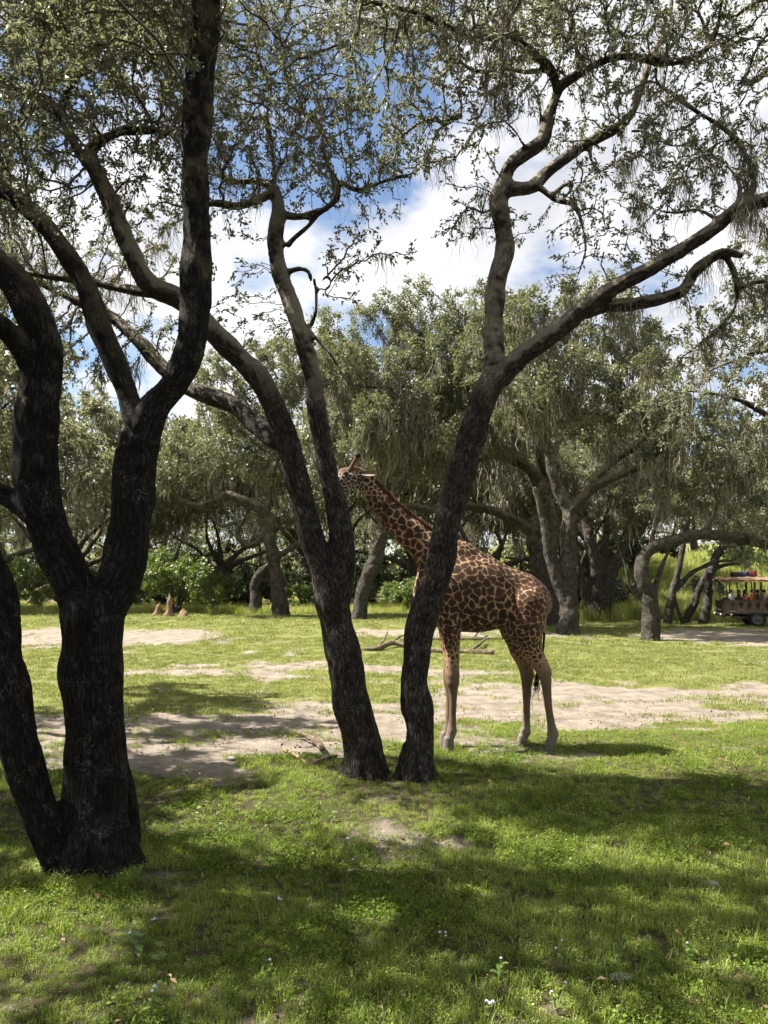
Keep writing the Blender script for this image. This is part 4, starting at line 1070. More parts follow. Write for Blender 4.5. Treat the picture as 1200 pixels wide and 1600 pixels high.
sA = shrub_proto(401, 'leaf_shrub'); sB = shrub_proto(402, 'leaf_dark', 2.4, 3.2)
SHR = [
    (276, 48.0, 'A', (1.25, 1.1, 1.35), 0, 'big round bright green shrub behind the termite mounds'),
    (20, 49.5, 'A', (1.1, 1.0, 1.3), 1.2, 'green shrub at the left edge behind the nearest oak\'s outer stem'),
    (335, 56, 'A', (.8, .8, .95), 2.5, 'smaller green shrub at the right shoulder of the big round shrub'),
    (215, 56, 'B', (1.0, 1.0, .95), .5, 'dark shrub at the left foot of the big round shrub'),
    (385, 58, 'B', (.9, .9, .8), 1.7, 'low dark shrub just left of the short oak stub'),
    (478, 54, 'A', (.75, .75, .72), 3.9, 'dark green bush between leaning oak and middle oak'),
    (540, 58, 'B', (1.0, 1.0, .8), .2, 'low dark bush half hidden by the middle oak\'s stem'),
    (640, 52, 'A', (.95, .8, .75), 5.1, 'bright green bush under the giraffe\'s neck'),
    (690, 60, 'B', (1.2, 1.0, 1.0), 2.1, 'dark bush behind the forked oak\'s stem'),
    (910, 60, 'B', (1.3, 1.1, 1.0), 3.1, 'dark thicket behind the broad dark oak'),
    (965, 66, 'B', (1.3, 1.1, .9), 4.0, 'dark thicket right of the broad dark oak'),
    (1090, 66, 'B', (.9, .9, .85), 5.5, 'dark bush under the arching limb left of the truck'),
    (1195, 76, 'A', (1.1, 1.0, .8), 0.9, 'light green bush on the slope above the truck\'s luggage'),
    (1140, 80, 'A', (1.1, 1.0, .9), 2.9, 'light green bush on the slope left of the luggage'),
    (870, 56, 'B', (1.0, 1.0, .85), 0.6, 'dark bush between giraffe\'s rump and the grey forked oak'),
    (-40, 70, 'B', (1.9, 1.6, 1.9), 2.2, 'large rounded shrub tree at the far left below the oak crowns'),  # back row: dark leaf colour paints in the shadowed gaps of the wood
    (90, 74, 'B', (2.0, 1.6, 2.1), 3.2, 'large dark shrub tree behind the nearest oak\'s left stem'),
    (205, 76, 'B', (2.0, 1.6, 2.0), 0.2, 'large shrub tree left behind the big round shrub'),
    (320, 78, 'B', (2.1, 1.6, 2.0), 1.2, 'large dark shrub tree right behind the big round shrub'),
    (430, 74, 'B', (2.0, 1.6, 1.8), 4.2, 'large shrub tree behind the leaning oak'),
    (530, 78, 'B', (2.1, 1.6, 2.1), 5.2, 'large dark shrub tree behind the middle oak'),
    (620, 72, 'B', (2.0, 1.6, 1.9), 0.8, 'large shrub tree behind the giraffe\'s neck'),
    (720, 76, 'B', (2.1, 1.6, 2.0), 2.6, 'large dark shrub tree behind the tall forked oak'),
    (810, 74, 'B', (2.0, 1.6, 1.8), 3.6, 'large shrub tree behind the giraffe\'s back'),
    (890, 80, 'B', (2.1, 1.6, 2.1), 1.5, 'large dark shrub tree behind the giraffe\'s rump'),
    (985, 78, 'B', (2.0, 1.6, 2.0), 2.4, 'large dark shrub tree between broad dark oak and arching oak'),
    (140, 60, 'B', (1.3, 1.2, 1.0), 4.6, 'dark shrub seen through the low fork of the nearest oak'),
]
used = set()
for px, D, kd, sc, rz, lab in SHR:
    x = (px - 600) / FPX * D
    loc = (x, D, gz(x, D) - 0.03); pr = {'A': sA, 'B': sB}[kd]
    if kd not in used:
        used.add(kd); pr.location = loc; pr.rotation_euler = (0, 0, rz); pr.scale = sc; pr['label'] = lab; pr['group'] = 'shrubs at the edge of the clearing'
    else:
        copy_tree(pr, loc, rz, sc, lab, 'shrubs at the edge of the clearing')


# the wood on the far rise, one mass of foliage
rw = np.random.default_rng(9)
cx = rw.uniform(-85, 62, 330); cy = rw.uniform(88, 126, 330); cr = rw.uniform(1.6, 3.2, 330)
ch_ = terrain(cx, cy) + 9.5 * rw.uniform(0.02, 1, 330) ** 1.4
kk_ = (cx < 12) | (cy > 104); cx, cy, cr, ch_ = cx[kk_], cy[kk_], cr[kk_], ch_[kk_]
k = rw.integers(0, len(cx), 60000)
bw = np.stack([cx, cy, ch_], -1)[k] + rand_unit(60000, rw) * (cr[k] * rw.uniform(.55, 1.05, 60000))[:, None]
V, F, rp = leaves(bw, rand_unit(60000, rw), .6, .42, rw, False, .1)
tw = np.clip(.4 + .3 * fnoise(bw * .2, 2, 5) + rw.normal(0, .15, 60000), 0, 1)
tag(mk('far_wood', V, F, M['leaf_far'], None, {'tint': tw}), 'distant green wood on the rise behind the oaks', 'wood', None, 'stuff')

# ------------------------------------------------------------------ implicit bodies
def sd_cone(Q, a, b, ra, rb, sq=None):
    a = np.asarray(a, float); b = np.asarray(b, float)
    if sq is not None:                      # flatten across y about the bone
        ba = b - a; h = np.clip(((Q - a) @ ba) / (ba @ ba + 1e-12), 0, 1)
        o = Q - a - h[..., None] * ba
        o[..., 1] /= sq
        return (np.linalg.norm(o, axis=-1) - (ra + (rb - ra) * h)) * min(1.0, 0.5 + 0.5 * sq)
    ba = b - a; h = np.clip(((Q - a) @ ba) / (ba @ ba + 1e-12), 0, 1)
    return np.linalg.norm(Q - a - h[..., None] * ba, axis=-1) - (ra + (rb - ra) * h)
def smin(a, b, k):
    h = np.clip(0.5 + 0.5 * (b - a) / k, 0, 1)
    return b + (a - b) * h - k * h * (1 - h)
def surface_nets(f, org, h):
    s = f < 0
    nx_, ny_, nz_ = f.shape
    c = [(i, j, k) for i in (0, 1) for j in (0, 1) for k in (0, 1)]
    sub = lambda A, i, j, k: A[i:nx_ - 1 + i, j:ny_ - 1 + j, k:nz_ - 1 + k]
    cnt = sum(sub(s, *q).astype(np.int8) for q in c)
    cells = np.argwhere((cnt > 0) & (cnt < 8))
    idx = np.full((nx_ - 1, ny_ - 1, nz_ - 1), -1); idx[tuple(cells.T)] = np.arange(len(cells))
    acc = np.zeros((len(cells), 3)); num = np.zeros(len(cells))
    for a in c:
        for ax in range(3):
            if a[ax]: continue
            b = list(a); b[ax] = 1
            f0 = f[tuple((cells + a).T)]; f1 = f[tuple((cells + b).T)]
            m_ = (f0 < 0) != (f1 < 0)
            t_ = np.where(m_, f0 / np.where(m_, f0 - f1, 1), 0)
            p = np.tile(np.asarray(a, float), (len(cells), 1)); p[:, ax] += t_
            acc += p * m_[:, None]; num += m_
    V = (cells + acc / num[:, None]) * h + np.asarray(org)
    quads = []
    for ax in range(3):
        o1, o2 = [(1, 2), (2, 0), (0, 1)][ax]
        sl0 = [slice(None)] * 3; sl1 = [slice(None)] * 3
        sl0[ax] = slice(0, -1); sl1[ax] = slice(1, None)
        ch = s[tuple(sl0)] != s[tuple(sl1)]
        e = np.argwhere(ch)
        e = e[(e[:, o1] > 0) & (e[:, o2] > 0) & (e[:, o1] < f.shape[o1] - 1) & (e[:, o2] < f.shape[o2] - 1)]
        ins = s[tuple(e.T)]
        def cell(d1, d2):
            q = e.copy(); q[:, o1] += d1; q[:, o2] += d2
            return idx[tuple(q.T)]
        q = np.stack([cell(-1, -1), cell(0, -1), cell(0, 0), cell(-1, 0)], -1)
        q[~ins] = q[~ins][:, ::-1]
        quads.append(q)
    return V, np.concatenate(quads)
def implicit(fun, lo, hi, h):
    ax = [np.arange(a, b + h, h) for a, b in zip(lo, hi)]
    Q = np.stack(np.meshgrid(*ax, indexing='ij'), -1)
    f = np.concatenate([fun(Q[i:i + 24]) for i in range(0, len(Q), 24)])
    return surface_nets(f, (ax[0][0], ax[1][0], ax[2][0]), h)
def relax(V, F, it=2):
    n = len(V)
    for _ in range(it):
        s = np.zeros((n, 3)); c = np.zeros(n)
        for a, b in ((0, 1), (1, 2), (2, 3), (3, 0)):
            np.add.at(s, F[:, a], V[F[:, b]]); np.add.at(c, F[:, a], 1)
            np.add.at(s, F[:, b], V[F[:, a]]); np.add.at(c, F[:, b], 1)
        V = V * 0.5 + 0.5 * s / c[:, None]
    return V
def uvsphere(c, r, nu=14, nv=8):
    th = np.linspace(0, 2 * math.pi, nu, endpoint=False); ph = np.linspace(0.25, math.pi - 0.25, nv)
    V = np.array([[math.sin(p) * math.cos(t_), math.sin(p) * math.sin(t_), math.cos(p)] for p in ph for t_ in th])
    V = np.concatenate([V, [[0, 0, 1], [0, 0, -1]]]) * np.asarray(r) + np.asarray(c)
    i = np.arange(nv - 1)[:, None] * nu; j = np.arange(nu)[None]; j2 = (j + 1) % nu
    F = np.stack([i + j, i + nu + j, i + nu + j2, i + j2], -1).reshape(-1, 4)
    jj = np.arange(nu); n = nu * nv
    T = np.concatenate([np.stack([np.full(nu, n), jj, (jj + 1) % nu], -1), np.stack([np.full(nu, n + 1), (nv - 1) * nu + (jj + 1) % nu, (nv - 1) * nu + jj], -1)])
    return V, F, T

# ------------------------------------------------------------------ giraffe
GY0 = 12.12
gbase = P(770, 1163, 12.0); gbase = np.array([gbase[0], GY0, gz(gbase[0], GY0)])
PXM = GY0 / FPX
def G(px, py, dy=0.0):
    p = P(px, py, GY0 + dy); return p
def chain(pts, sq=None):
    """pts: (px, py, radius px, dy)"""
    out = []
    for p, q in zip(pts[:-1], pts[1:]):
        out.append((G(p[0], p[1], p[3]), G(q[0], q[1], q[3]), p[2] * PXM, q[2] * PXM, sq))
    return out
NEAR, FAR = -0.20, 0.22
body_parts = [
    (chain([(700, 924, 54, 0), (722, 925, 60, 0), (752, 929, 57, 0), (785, 933, 45, 0)], .66), .06),
    (chain([(785, 935, 44, 0), (815, 938, 39, 0), (826, 942, 36, 0)], .72), .08),
    (chain([(690, 895, 36, 0), (716, 882, 36, 0), (748, 892, 27, 0), (790, 908, 20, 0), (822, 915, 16, 0)], .55), .07),
    (chain([(684, 930, 32, 0), (698, 935, 44, 0)], .62), .10),
    (chain([(704, 902, 44, 0), (673, 862, 27, 0), (642, 834, 22, 0), (613, 808, 18.8, 0), (590, 783, 16, 0), (575, 763, 14, 0)], .72), .06),
    (chain([(572, 752, 16, 0), (556, 746, 16, 0), (540, 747, 14, 0)], .72), .03),
    (chain([(556, 751, 13, 0), (536, 754, 11.5, 0), (520, 758, 10, 0), (513, 761, 10, 0)], .72), .025),
    (chain([(548, 737, 8, 0), (536, 738, 7, 0)], .8), .03),
]
legs = [
    # hind near, hind far, front near, front far
    chain([(824, 945, 33, NEAR * .55), (820, 980, 27, NEAR * .8), (829, 1015, 17.5, NEAR * .9), (843, 1036, 12, NEAR), (850, 1049, 11.2, NEAR), (853, 1064, 8.0, NEAR), (857, 1105, 5.4, NEAR), (862, 1136, 6.3, NEAR - .01), (864, 1146, 8.2, NEAR - .01), (862, 1159, 7, NEAR - .02)]),
    chain([(814, 945, 32, FAR * .55), (806, 980, 25, FAR * .8), (812, 1015, 16, FAR * .9), (821, 1040, 11.5, FAR), (824, 1054, 10.6, FAR), (823, 1070, 7.6, FAR), (823, 1108, 5.2, FAR), (822, 1134, 6.1, FAR), (821, 1143, 7.9, FAR), (818, 1152, 6.6, FAR)]),
    chain([(698, 925, 36, NEAR * .7), (702, 962, 20, NEAR * .85), (705, 990, 14, NEAR), (707, 1030, 10.2, NEAR), (707, 1055, 10.4, NEAR), (707, 1066, 10, NEAR), (708, 1088, 5.8, NEAR), (707, 1124, 5.2, NEAR), (706, 1142, 7.4, NEAR), (702, 1156, 6.8, NEAR - .02)]),
    chain([(694, 925, 34, FAR * .7), (697, 960, 19, FAR * .85), (699, 988, 13, FAR), (702, 1030, 9.6, FAR), (702, 1051, 9.8, FAR), (702, 1062, 9.4, FAR), (703, 1086, 6.0, FAR), (702, 1118, 5.5, FAR), (701, 1136, 7, FAR), (697, 1148, 6.4, FAR)]),
]
gl = G(492, 700); gh = G(885, 1172)
gax = [np.arange(a_, b_ + .0165, .0165) for a_, b_ in zip((gl[0], GY0 - 0.62, -0.02), (gh[0], GY0 + 0.62, G(560, 712)[2]))]
gQ = np.stack(np.meshgrid(*gax, indexing='ij'), -1)
gf = np.full(gQ.shape[:-1], 9.0)
def gadd(a_, b_, ra, rb, sq, k):
    sl = []
    for q in range(3):
        lo, hi = min(a_[q], b_[q]) - max(ra, rb) - .13, max(a_[q], b_[q]) + max(ra, rb) + .13
        sl.append(slice(max(0, np.searchsorted(gax[q], lo)), np.searchsorted(gax[q], hi)))
    sl = tuple(sl)
    gf[sl] = smin(gf[sl], sd_cone(gQ[sl], a_, b_, ra, rb, sq), k)
for prims, k in body_parts:
    for pr in prims: gadd(*pr, k)
for lg in legs:
    for i_, pr in enumerate(lg): gadd(*pr, .055 if i_ < 2 else .022)
GV, GF = surface_nets(gf, (gax[0][0], gax[1][0], gax[2][0]), .0165)
del gQ, gf
GV = relax(GV, GF, 2)
ztoe = GV[:, 2].min()
# pixel-like body coordinates for regions (metres along the animal)
bx = 600 + (GV[:, 0] / GY0) * FPX * 0.993
cz = lambda py: G(700, py)[2]
z = GV[:, 2]
hip = sstep(795, 815, bx) * (z > cz(990))
neckm = sstep(705, 675, bx) * (z > cz(905)) ; headm = 1 - sstep(560, 580, bx)
rr_ = np.full(len(GV), 0.076)
rr_ = np.where(z > cz(895) , 0.062, rr_)
rr_ = np.where(bx > 795, 0.053, rr_)
rr_ = np.where((neckm > .5), 0.076, rr_)
rr_ = np.where((bx < 596) & (neckm > .5), 0.05, rr_)
rr_ = np.where(headm > .5, 0.034, rr_)
rr_ = np.where(z < cz(985), 0.044, rr_)
order = RNG.permutation(len(GV))[:26000]
seeds = np.zeros((0, 3)); sr = np.zeros(0); buf = []
for i in order:
    p = GV[i]; r_ = rr_[i]
    if len(seeds):
        dd = seeds - p
        if (np.einsum('ij,ij->i', dd, dd) < ((sr + r_) * .66) ** 2).any(): continue
    seeds = np.concatenate([seeds, [p]]); sr = np.concatenate([sr, [r_ * RNG.uniform(.72, 1.28)]])
warp = np.stack([fnoise(GV * 9, 2, s_) for s_ in (41, 42, 43)], -1) * 0.06
WV = GV + warp * np.clip(rr_ / 0.08, .35, 1)[:, None]
f1 = np.zeros(len(GV)); f2 = np.zeros(len(GV)); sid = np.zeros(len(GV), int)
for s0 in range(0, len(GV), 4000):
    d = np.linalg.norm(WV[s0:s0 + 4000, None] - seeds[None], axis=2) / (sr[None] / 0.07) ** 0.5
    k2 = np.argpartition(d, 1, axis=1)[:, :2]; dv = np.take_along_axis(d, k2, 1); o_ = dv.argsort(1)
    dv = np.take_along_axis(dv, o_, 1); k2 = np.take_along_axis(k2, o_, 1)
    f1[s0:s0 + 4000] = dv[:, 0]; f2[s0:s0 + 4000] = dv[:, 1]; sid[s0:s0 + 4000] = k2[:, 0]
gap = np.full(len(GV), 0.0125)
gap = np.where(neckm > .5, 0.017, gap); gap = np.where(headm > .5, 0.018, gap); gap = np.where(bx > 795, 0.0105, gap)
gap = gap * (1 + 0.45 * fnoise(GV * 7, 2, 51))
pat = (f2 - f1) - gap
legfade = sstep(cz(1000), cz(1070), z)              # 0 on body, 1 on the plain lower legs
pat = pat - 0.075 * legfade + 0.016 * fnoise(GV * 26, 2, 55)
belly = (1 - sstep(cz(992), cz(972), z)) * 0
seedr = RNG.uniform(0, 1, len(seeds))
face = headm * (1 - sstep(cz(744), cz(738), z) * 0.9)
m, t, l = new_mat('giraffe_coat'); b = principled(t, 0.75, 0.2)
tc = N(t, 'ShaderNodeTexCoord').outputs['Object']
hair = noise(t, 90, 4, 0.6, tc); soft = noise(t, 5, 4, 0.55, tc)
pa = attr(t, 'pat').outputs['Fac']
mr = N(t, 'ShaderNodeMapRange'); mr.inputs['From Min'].default_value = -0.004; mr.inputs['From Max'].default_value = 0.006; l(pa, mr.inputs['Value'])
ce = N(t, 'ShaderNodeMapRange'); ce.inputs['From Min'].default_value = 0.0; ce.inputs['From Max'].default_value = 0.09; l(pa, ce.inputs['Value'])
tanr = mixrgb(t, soft.outputs[0], (0.25, 0.155, 0.084), (0.42, 0.28, 0.16))
lf = attr(t, 'legfade').outputs['Fac']
legc = mixrgb(t, soft.outputs[0], (0.075, 0.05, 0.031), (0.14, 0.095, 0.06))
tan2 = mixrgb(t, lf, tanr, legc)
sh = attr(t, 'shin').outputs['Fac']
tan3 = mixrgb(t, sh, tan2, (0.15, 0.12, 0.092))
fc = attr(t, 'face').outputs['Fac']
tan4 = mixrgb(t, fc, tan3, mixrgb(t, soft.outputs[0], (0.20, 0.17, 0.15), (0.46, 0.42, 0.38)))
si = attr(t, 'seedr').outputs['Fac']
darkp = mixrgb(t, si, (0.011, 0.006, 0.004), (0.026, 0.0125, 0.007))
patc = mixrgb(t, ce.outputs[0], mixrgb(t, si, (0.036, 0.019, 0.010), (0.085, 0.042, 0.020)), darkp)
patc2 = mixrgb(t, 0.25, patc, mixrgb(t, hair.outputs[0], (0.012, 0.006, 0.004), (0.10, 0.05, 0.024)))
c = mixrgb(t, mr.outputs[0], tan4, patc2)
cr_ = attr(t, 'brow').outputs['Fac']
c = mixrgb(t, cr_, c, (0.085, 0.042, 0.023))
l(c, b.inputs['Base Color'])
bp = N(t, 'ShaderNodeBump'); bp.inputs['Strength'].default_value = 0.35; bp.inputs['Distance'].default_value = 0.006
l(hair.outputs[0], bp.inputs['Height']); l(bp.outputs[0], b.inputs['Normal'])
M['giraffe'] = m
giraffe = thing('giraffe', 'giraffe with dark brown patches reaching its head behind the middle oak\'s stem', 'giraffe', tuple(gbase))
brow = headm * sstep(cz(741), cz(736), z) * sstep(555, 548, bx) 
brow = headm * sstep(cz(742), cz(736), z)
shin = (1 - sstep(cz(1150), cz(1120), z))
mk('body', GV - gbase, GF, M['giraffe'], giraffe, {'pat': pat, 'legfade': legfade, 'seedr': seedr[sid], 'face': face, 'shin': shin, 'brow': brow * 0.75}, True)
M['hoof'] = simple_mat('giraffe_hoof', (0.11, 0.09, 0.075), 0.6, 0.2, 20)
M['horn_tip'] = simple_mat('giraffe_dark_hair', (0.022, 0.017, 0.014), 0.9, 0.3, 40)
M['mane'] = leaf_mat('giraffe_mane', [(0.05, 0.020, 0.009), (0.10, 0.043, 0.018), (0.19, 0.09, 0.04)], 0.7, 0.15, 0.2, (1, 1, 1))
M['eye'] = simple_mat('giraffe_eye', (0.008, 0.006, 0.005), 0.08, 0.1, 30, 0.6)
M['ear'] = simple_mat('giraffe_ear', (0.17, 0.14, 0.115), 0.8, 0.4, 30)
for px, py, dy in ((861, 1159, NEAR - .02), (817, 1152, FAR), (701, 1156, NEAR - .02), (696, 1148, FAR)):
    p = G(px, py, dy) - gbase; g0 = gz(p[0] + gbase[0], p[1] + gbase[1]) - gbase[2]
    mb = MB(); k = 14; th = np.arange(k) * 2 * math.pi / k
    rings = []
    for zz, r_, f_ in ((p[2] + 0.055, .066, .0), (p[2] + .02, .078, -.006), (g0 + 0.03, .088, -.018), (g0 - .012, .094, -.028)):
        x_ = p[0] + f_ + np.cos(th) * r_ * 1.12; y_ = p[1] + np.sin(th) * r_ * .92
        notch = 1 - 0.28 * np.exp(-((np.cos(th) + 1) / .12) ** 2)
        x_ = p[0] + f_ + (x_ - p[0] - f_) * notch
        rings.append(np.stack([x_, y_, np.full(k, zz)], -1))
    V = np.concatenate(rings + [[[p[0], p[1], p[2] + .06]]]); i_ = np.arange(3)[:, None] * k; j = np.arange(k)[None]; j2 = (j + 1) % k
    F = np.stack([i_ + j, i_ + k + j, i_ + k + j2, i_ + j2], -1).reshape(-1, 4)
    T = np.stack([np.full(k, 4 * k), np.arange(k), (np.arange(k) + 1) % k], -1)
    mk('hoof', V, [F, T], M['hoof'], giraffe, None, True)
for dy in (-.055, .055):
    a = G(546, 736, dy) - gbase; bq = G(553, 722, dy * 1.25) - gbase; cq = G(558.5, 713, dy * 1.4) - gbase
    s_ = spline(np.array([[*a, .046], [*(a * .5 + bq * .5), .035], [*bq, .027], [*cq, .030]]), .012)
    V, F, T, _ = tube(s_[:, :3], s_[:, 3], 12)
    h_ = mk('horn', V, [F, T], M['giraffe'], giraffe, {'pat': np.full(len(V), -.05), 'legfade': np.zeros(len(V)), 'seedr': np.zeros(len(V)), 'face': np.zeros(len(V)), 'shin': np.zeros(len(V)), 'brow': np.full(len(V), .95)}, True)
    V, F, T = uvsphere(cq + np.array([.004, 0, .012]), (.046, .046, .048)); V = V + 0.006 * np.stack([vnoise(V * 60, s2) for s2 in (1, 2, 3)], -1)
    mk('horn_tip', V, [F, T], M['horn_tip'], h_, None, True)
for dy, sgn in ((-.115, -1), (.115, 1)):
    p = G(541, 739.5, dy * .98) - gbase
    V, F, T = uvsphere(p, (.040, .020, .028)); mk('eye', V, [F, T], M['eye'], giraffe, None, True)
    # leaf-shaped ear
    a = G(563, 739, dy * .9) - gbase; tip = G(589, 741, dy * 2.6) - gbase
    n_ = 9; us = np.linspace(0, 1, n_); ax_ = tip - a; side = np.array([0.12, 0, 1.0]); rows = []
    for u_ in us:
        w_ = .040 * math.sin(math.pi * min(1, .10 + u_ * .90)) ** .8
        c0 = a + ax_ * u_
        for q in (-1, -.6, -.2, .2, .6, 1):
            rows.append(c0 + side * w_ * q + np.array([0, sgn * .035 * (1 - q * q) * -1, 0]) * (1 - .3 * u_))
    V = np.array(rows); i_ = np.arange(n_ - 1)[:, None] * 6; j = np.arange(5)[None]
    F = np.stack([i_ + j, i_ + j + 1, i_ + 7 + j, i_ + 6 + j], -1).reshape(-1, 4)
    V2 = V + np.array([0, sgn * .012, 0]); F2 = F[:, ::-1] + len(V)
    mk('ear', np.concatenate([V, V2]), np.concatenate([F, F2]), M['ear'], giraffe, None, True)
    nz = G(511, 756, dy * .55) - gbase
    V, F, T = uvsphere(nz, (.014, .012, .008)); mk('nostril', V, [F, T], M['horn_tip'], giraffe, None, True)
# brush mane along the crest of the neck
crest = spline(np.array([[*G(572, 742), 1], [*G(585.5, 753), 1], [*G(602, 771), 1], [*G(627, 794), 1], [*G(658, 818), 1], [*G(691, 840), 1], [*G(718, 848), 1], [*G(744, 866), 1]]), .012)[:, :3]
ta = np.gradient(crest, axis=0); ta /= np.linalg.norm(ta, axis=1)[:, None]
nrm_ = np.stack([-ta[:, 2], ta[:, 1] * 0, ta[:, 0]], -1); nrm_[nrm_[:, 2] < 0] *= -1
nh = 5200; k_ = RNG.integers(0, len(crest), nh); u_ = k_ / len(crest)
hb = crest[k_] + nrm_[k_] * .012 + np.stack([RNG.normal(0, .006, nh), RNG.normal(0, .016, nh), RNG.normal(0, .004, nh)], -1) - nrm_[k_] * .045
hl = (.105 - .03 * np.abs(u_ - .4)) * RNG.uniform(.75, 1.1, nh)
hd = nrm_[k_] + 0.16 * RNG.normal(size=(nh, 3)) + ta[k_] * .25; hd /= np.linalg.norm(hd, axis=1)[:, None]
hs = np.cross(hd, RNG.normal(size=(nh, 3))); hs /= np.linalg.norm(hs, axis=1)[:, None]
V = np.stack([hb - hs * .006, hb + hs * .006, hb + hd * hl[:, None]], 1).reshape(-1, 3) - gbase
o_ = mk('mane', V, np.arange(nh * 3).reshape(-1, 3), M['mane'], giraffe, {'tint': RNG.uniform(0, 1, nh)}); o_['kind'] = 'stuff'
# tail
tl = spline(np.array([[*G(842, 936, 0), .040], [*G(850, 952, 0), .032], [*G(850.5, 985, 0), .022], [*G(848, 1020, .02), .016], [*G(843, 1052, .04), .014]]), .03)
V, F, T, _ = tube(tl[:, :3], tl[:, 3], 10)
nV = len(V)
tail = mk('tail', V - gbase, [F, T], M['giraffe'], giraffe, {'pat': np.where(V[:, 2] < cz(990), .05, -.02), 'legfade': np.zeros(nV), 'seedr': np.zeros(nV), 'face': np.zeros(nV), 'shin': np.zeros(nV), 'brow': np.zeros(nV)}, True)
tp = np.array([G(843.5 - .35 * k, 1040 + 2.0 * k, .04) for k in range(14)])
V, F, tn = moss_mesh(tp, np.random.default_rng(5), 9, (.42, .60), .011, .010, 5)
V[:, 0] -= np.clip((cz(1050) - V[:, 2]), 0, 1) * .14
M['tail_hair'] = leaf_mat('giraffe_tail_hair', [(0.014, 0.011, 0.01), (0.03, 0.022, 0.018)], 0.7, 0.05, 0.3, (1, 1, 1))
o_ = mk('tail_tuft', V - gbase, F, M['tail_hair'], tail, {'tint': tn}); o_['kind'] = 'stuff'

# ------------------------------------------------------------------ safari truck with passengers
TX, TD = P(1131, 960, 45.0)[0], 45.0
TROT = math.radians(-14)
def tloc(x_, y_, z_):
    return (TX + x_ * math.cos(TROT) - y_ * math.sin(TROT), TD + x_ * math.sin(TROT) + y_ * math.cos(TROT), tz + z_)
tz = gz(TX + 1.5, TD + .6)
truck = thing('safari_truck', 'open-sided dark safari truck with tan roof at the right edge', 'truck', (TX, TD, tz)); truck.rotation_euler = (0, 0, TROT)
M['tpaint'] = simple_mat('truck_dark_body', (0.045, 0.040, 0.032), 0.6, 0.35, 4, 0.4)
M['twood'] = simple_mat('truck_weathered_wood', (0.07, 0.053, 0.036), 0.85, 0.4, 7)
M['treed'] = simple_mat('truck_hide_panel', (0.12, 0.088, 0.056), 0.9, 0.3, 5, 0.2, 0.4)
M['troof'] = simple_mat('truck_tan_roof', (0.16, 0.105, 0.062), 0.9, 0.2, 5, 0.2, 0.5)
M['tmetal'] = simple_mat('truck_grey_steel', (0.075, 0.073, 0.07), 0.5, 0.25, 8, 0.5)
M['rubber'] = simple_mat('rubber', (0.016, 0.016, 0.016), 0.85, 0.2, 9)
M['lamp'] = simple_mat('tail_lamp', (0.75, 0.72, 0.68), 0.25, 0.05, 9, 0.6)
M['glass'] = simple_mat('windscreen', (0.05, 0.06, 0.06), 0.08, 0.1, 3, 0.6)
LT, WT = 6.6, 2.35
MB().box((LT / 2 + .75, WT / 2, .66), (LT + 1.4, .9, .16), bev=.02).build('chassis', M['tpaint'], truck)
MB().box((LT / 2, WT / 2, .80), (LT, WT - .08, .13), bev=.02).build('deck', M['tpaint'], truck)
for y_ in (.0, WT):
    MB().box((LT / 2, y_, .86), (LT + .02, .10, .25), bev=.02).build('sill', M['twood'], truck)
    MB().box((LT / 2, y_, 1.53), (LT, .055, .05), bev=.01).build('rail', M['twood'], truck)
    k = 0; x_ = .06
    while x_ < LT:
        MB().box((x_, y_ + .001, 1.25), (.05, .05, .54), bev=.008).build('rail_post', M['twood'], truck)
        if x_ + .44 < LT:      # hide lashed between two posts
            n_ = 6; rows = []
            r2 = random.Random(int(x_ * 100) + int(y_ * 7))
            for q in range(n_ + 1):
                u2 = q / n_; wv = .40 * (1 - .45 * math.sin(math.pi * u2) * r2.uniform(.5, 1.0))
                for e_ in (-.5, 0, .5):
                    rows.append([x_ + .225 + e_ * wv + r2.uniform(-.015, .015), y_ + .03 * math.cos(e_ * 3) - .012, .99 + u2 * .51])
            V = np.array(rows); i_ = np.arange(n_)[:, None] * 3; j = np.arange(2)[None]
            F = np.stack([i_ + j, i_ + j + 1, i_ + 4 + j, i_ + 3 + j], -1).reshape(-1, 4)
            mk('hide_panel', np.concatenate([V, V + [0, .014, 0]]), np.concatenate([F, F[:, ::-1] + len(V)]), M['treed'], truck)
        x_ += .45; k += 1
    for x_ in (.22, .78, 1.72, 2.02, 2.58, 3.2, 4.1, 5.0, 5.9, 6.5):
        w_ = .11 if x_ == 1.72 else .055
        MB().box((x_, y_ + (.03 if y_ == 0 else -.03), 2.07), (w_, .055, 1.08), bev=.008).build('roof_post', M['tpaint'], truck)
MB().box((-.03, WT / 2, 1.2), (.06, WT - .12, .62), bev=.015).build('tailboard', M['twood'], truck)
MB().box((-.02, WT / 2, .66), (.22, WT - .1, .2), bev=.03).build('bumper', M['tpaint'], truck)
for y_ in (.18, WT - .18):
    V, F, T = uvsphere((-.14, y_, .70), (.04, .06, .06)); mk('tail_lamp', V, [F, T], M['lamp'], truck, None, True)
V, F, T = uvsphere((.40, -.055, .70), (.06, .02, .05)); mk('side_lamp', V, [F, T], M['lamp'], truck, None, True)
MB().tube([(.45, .35, .52), (1.6, .35, .50)], .06, 10).build('exhaust', M['tmetal'], truck, True)
MB().box((3.6, .32, .52), (1.3, .5, .34), bev=.05).build('fuel_tank', M['tmetal'], truck)
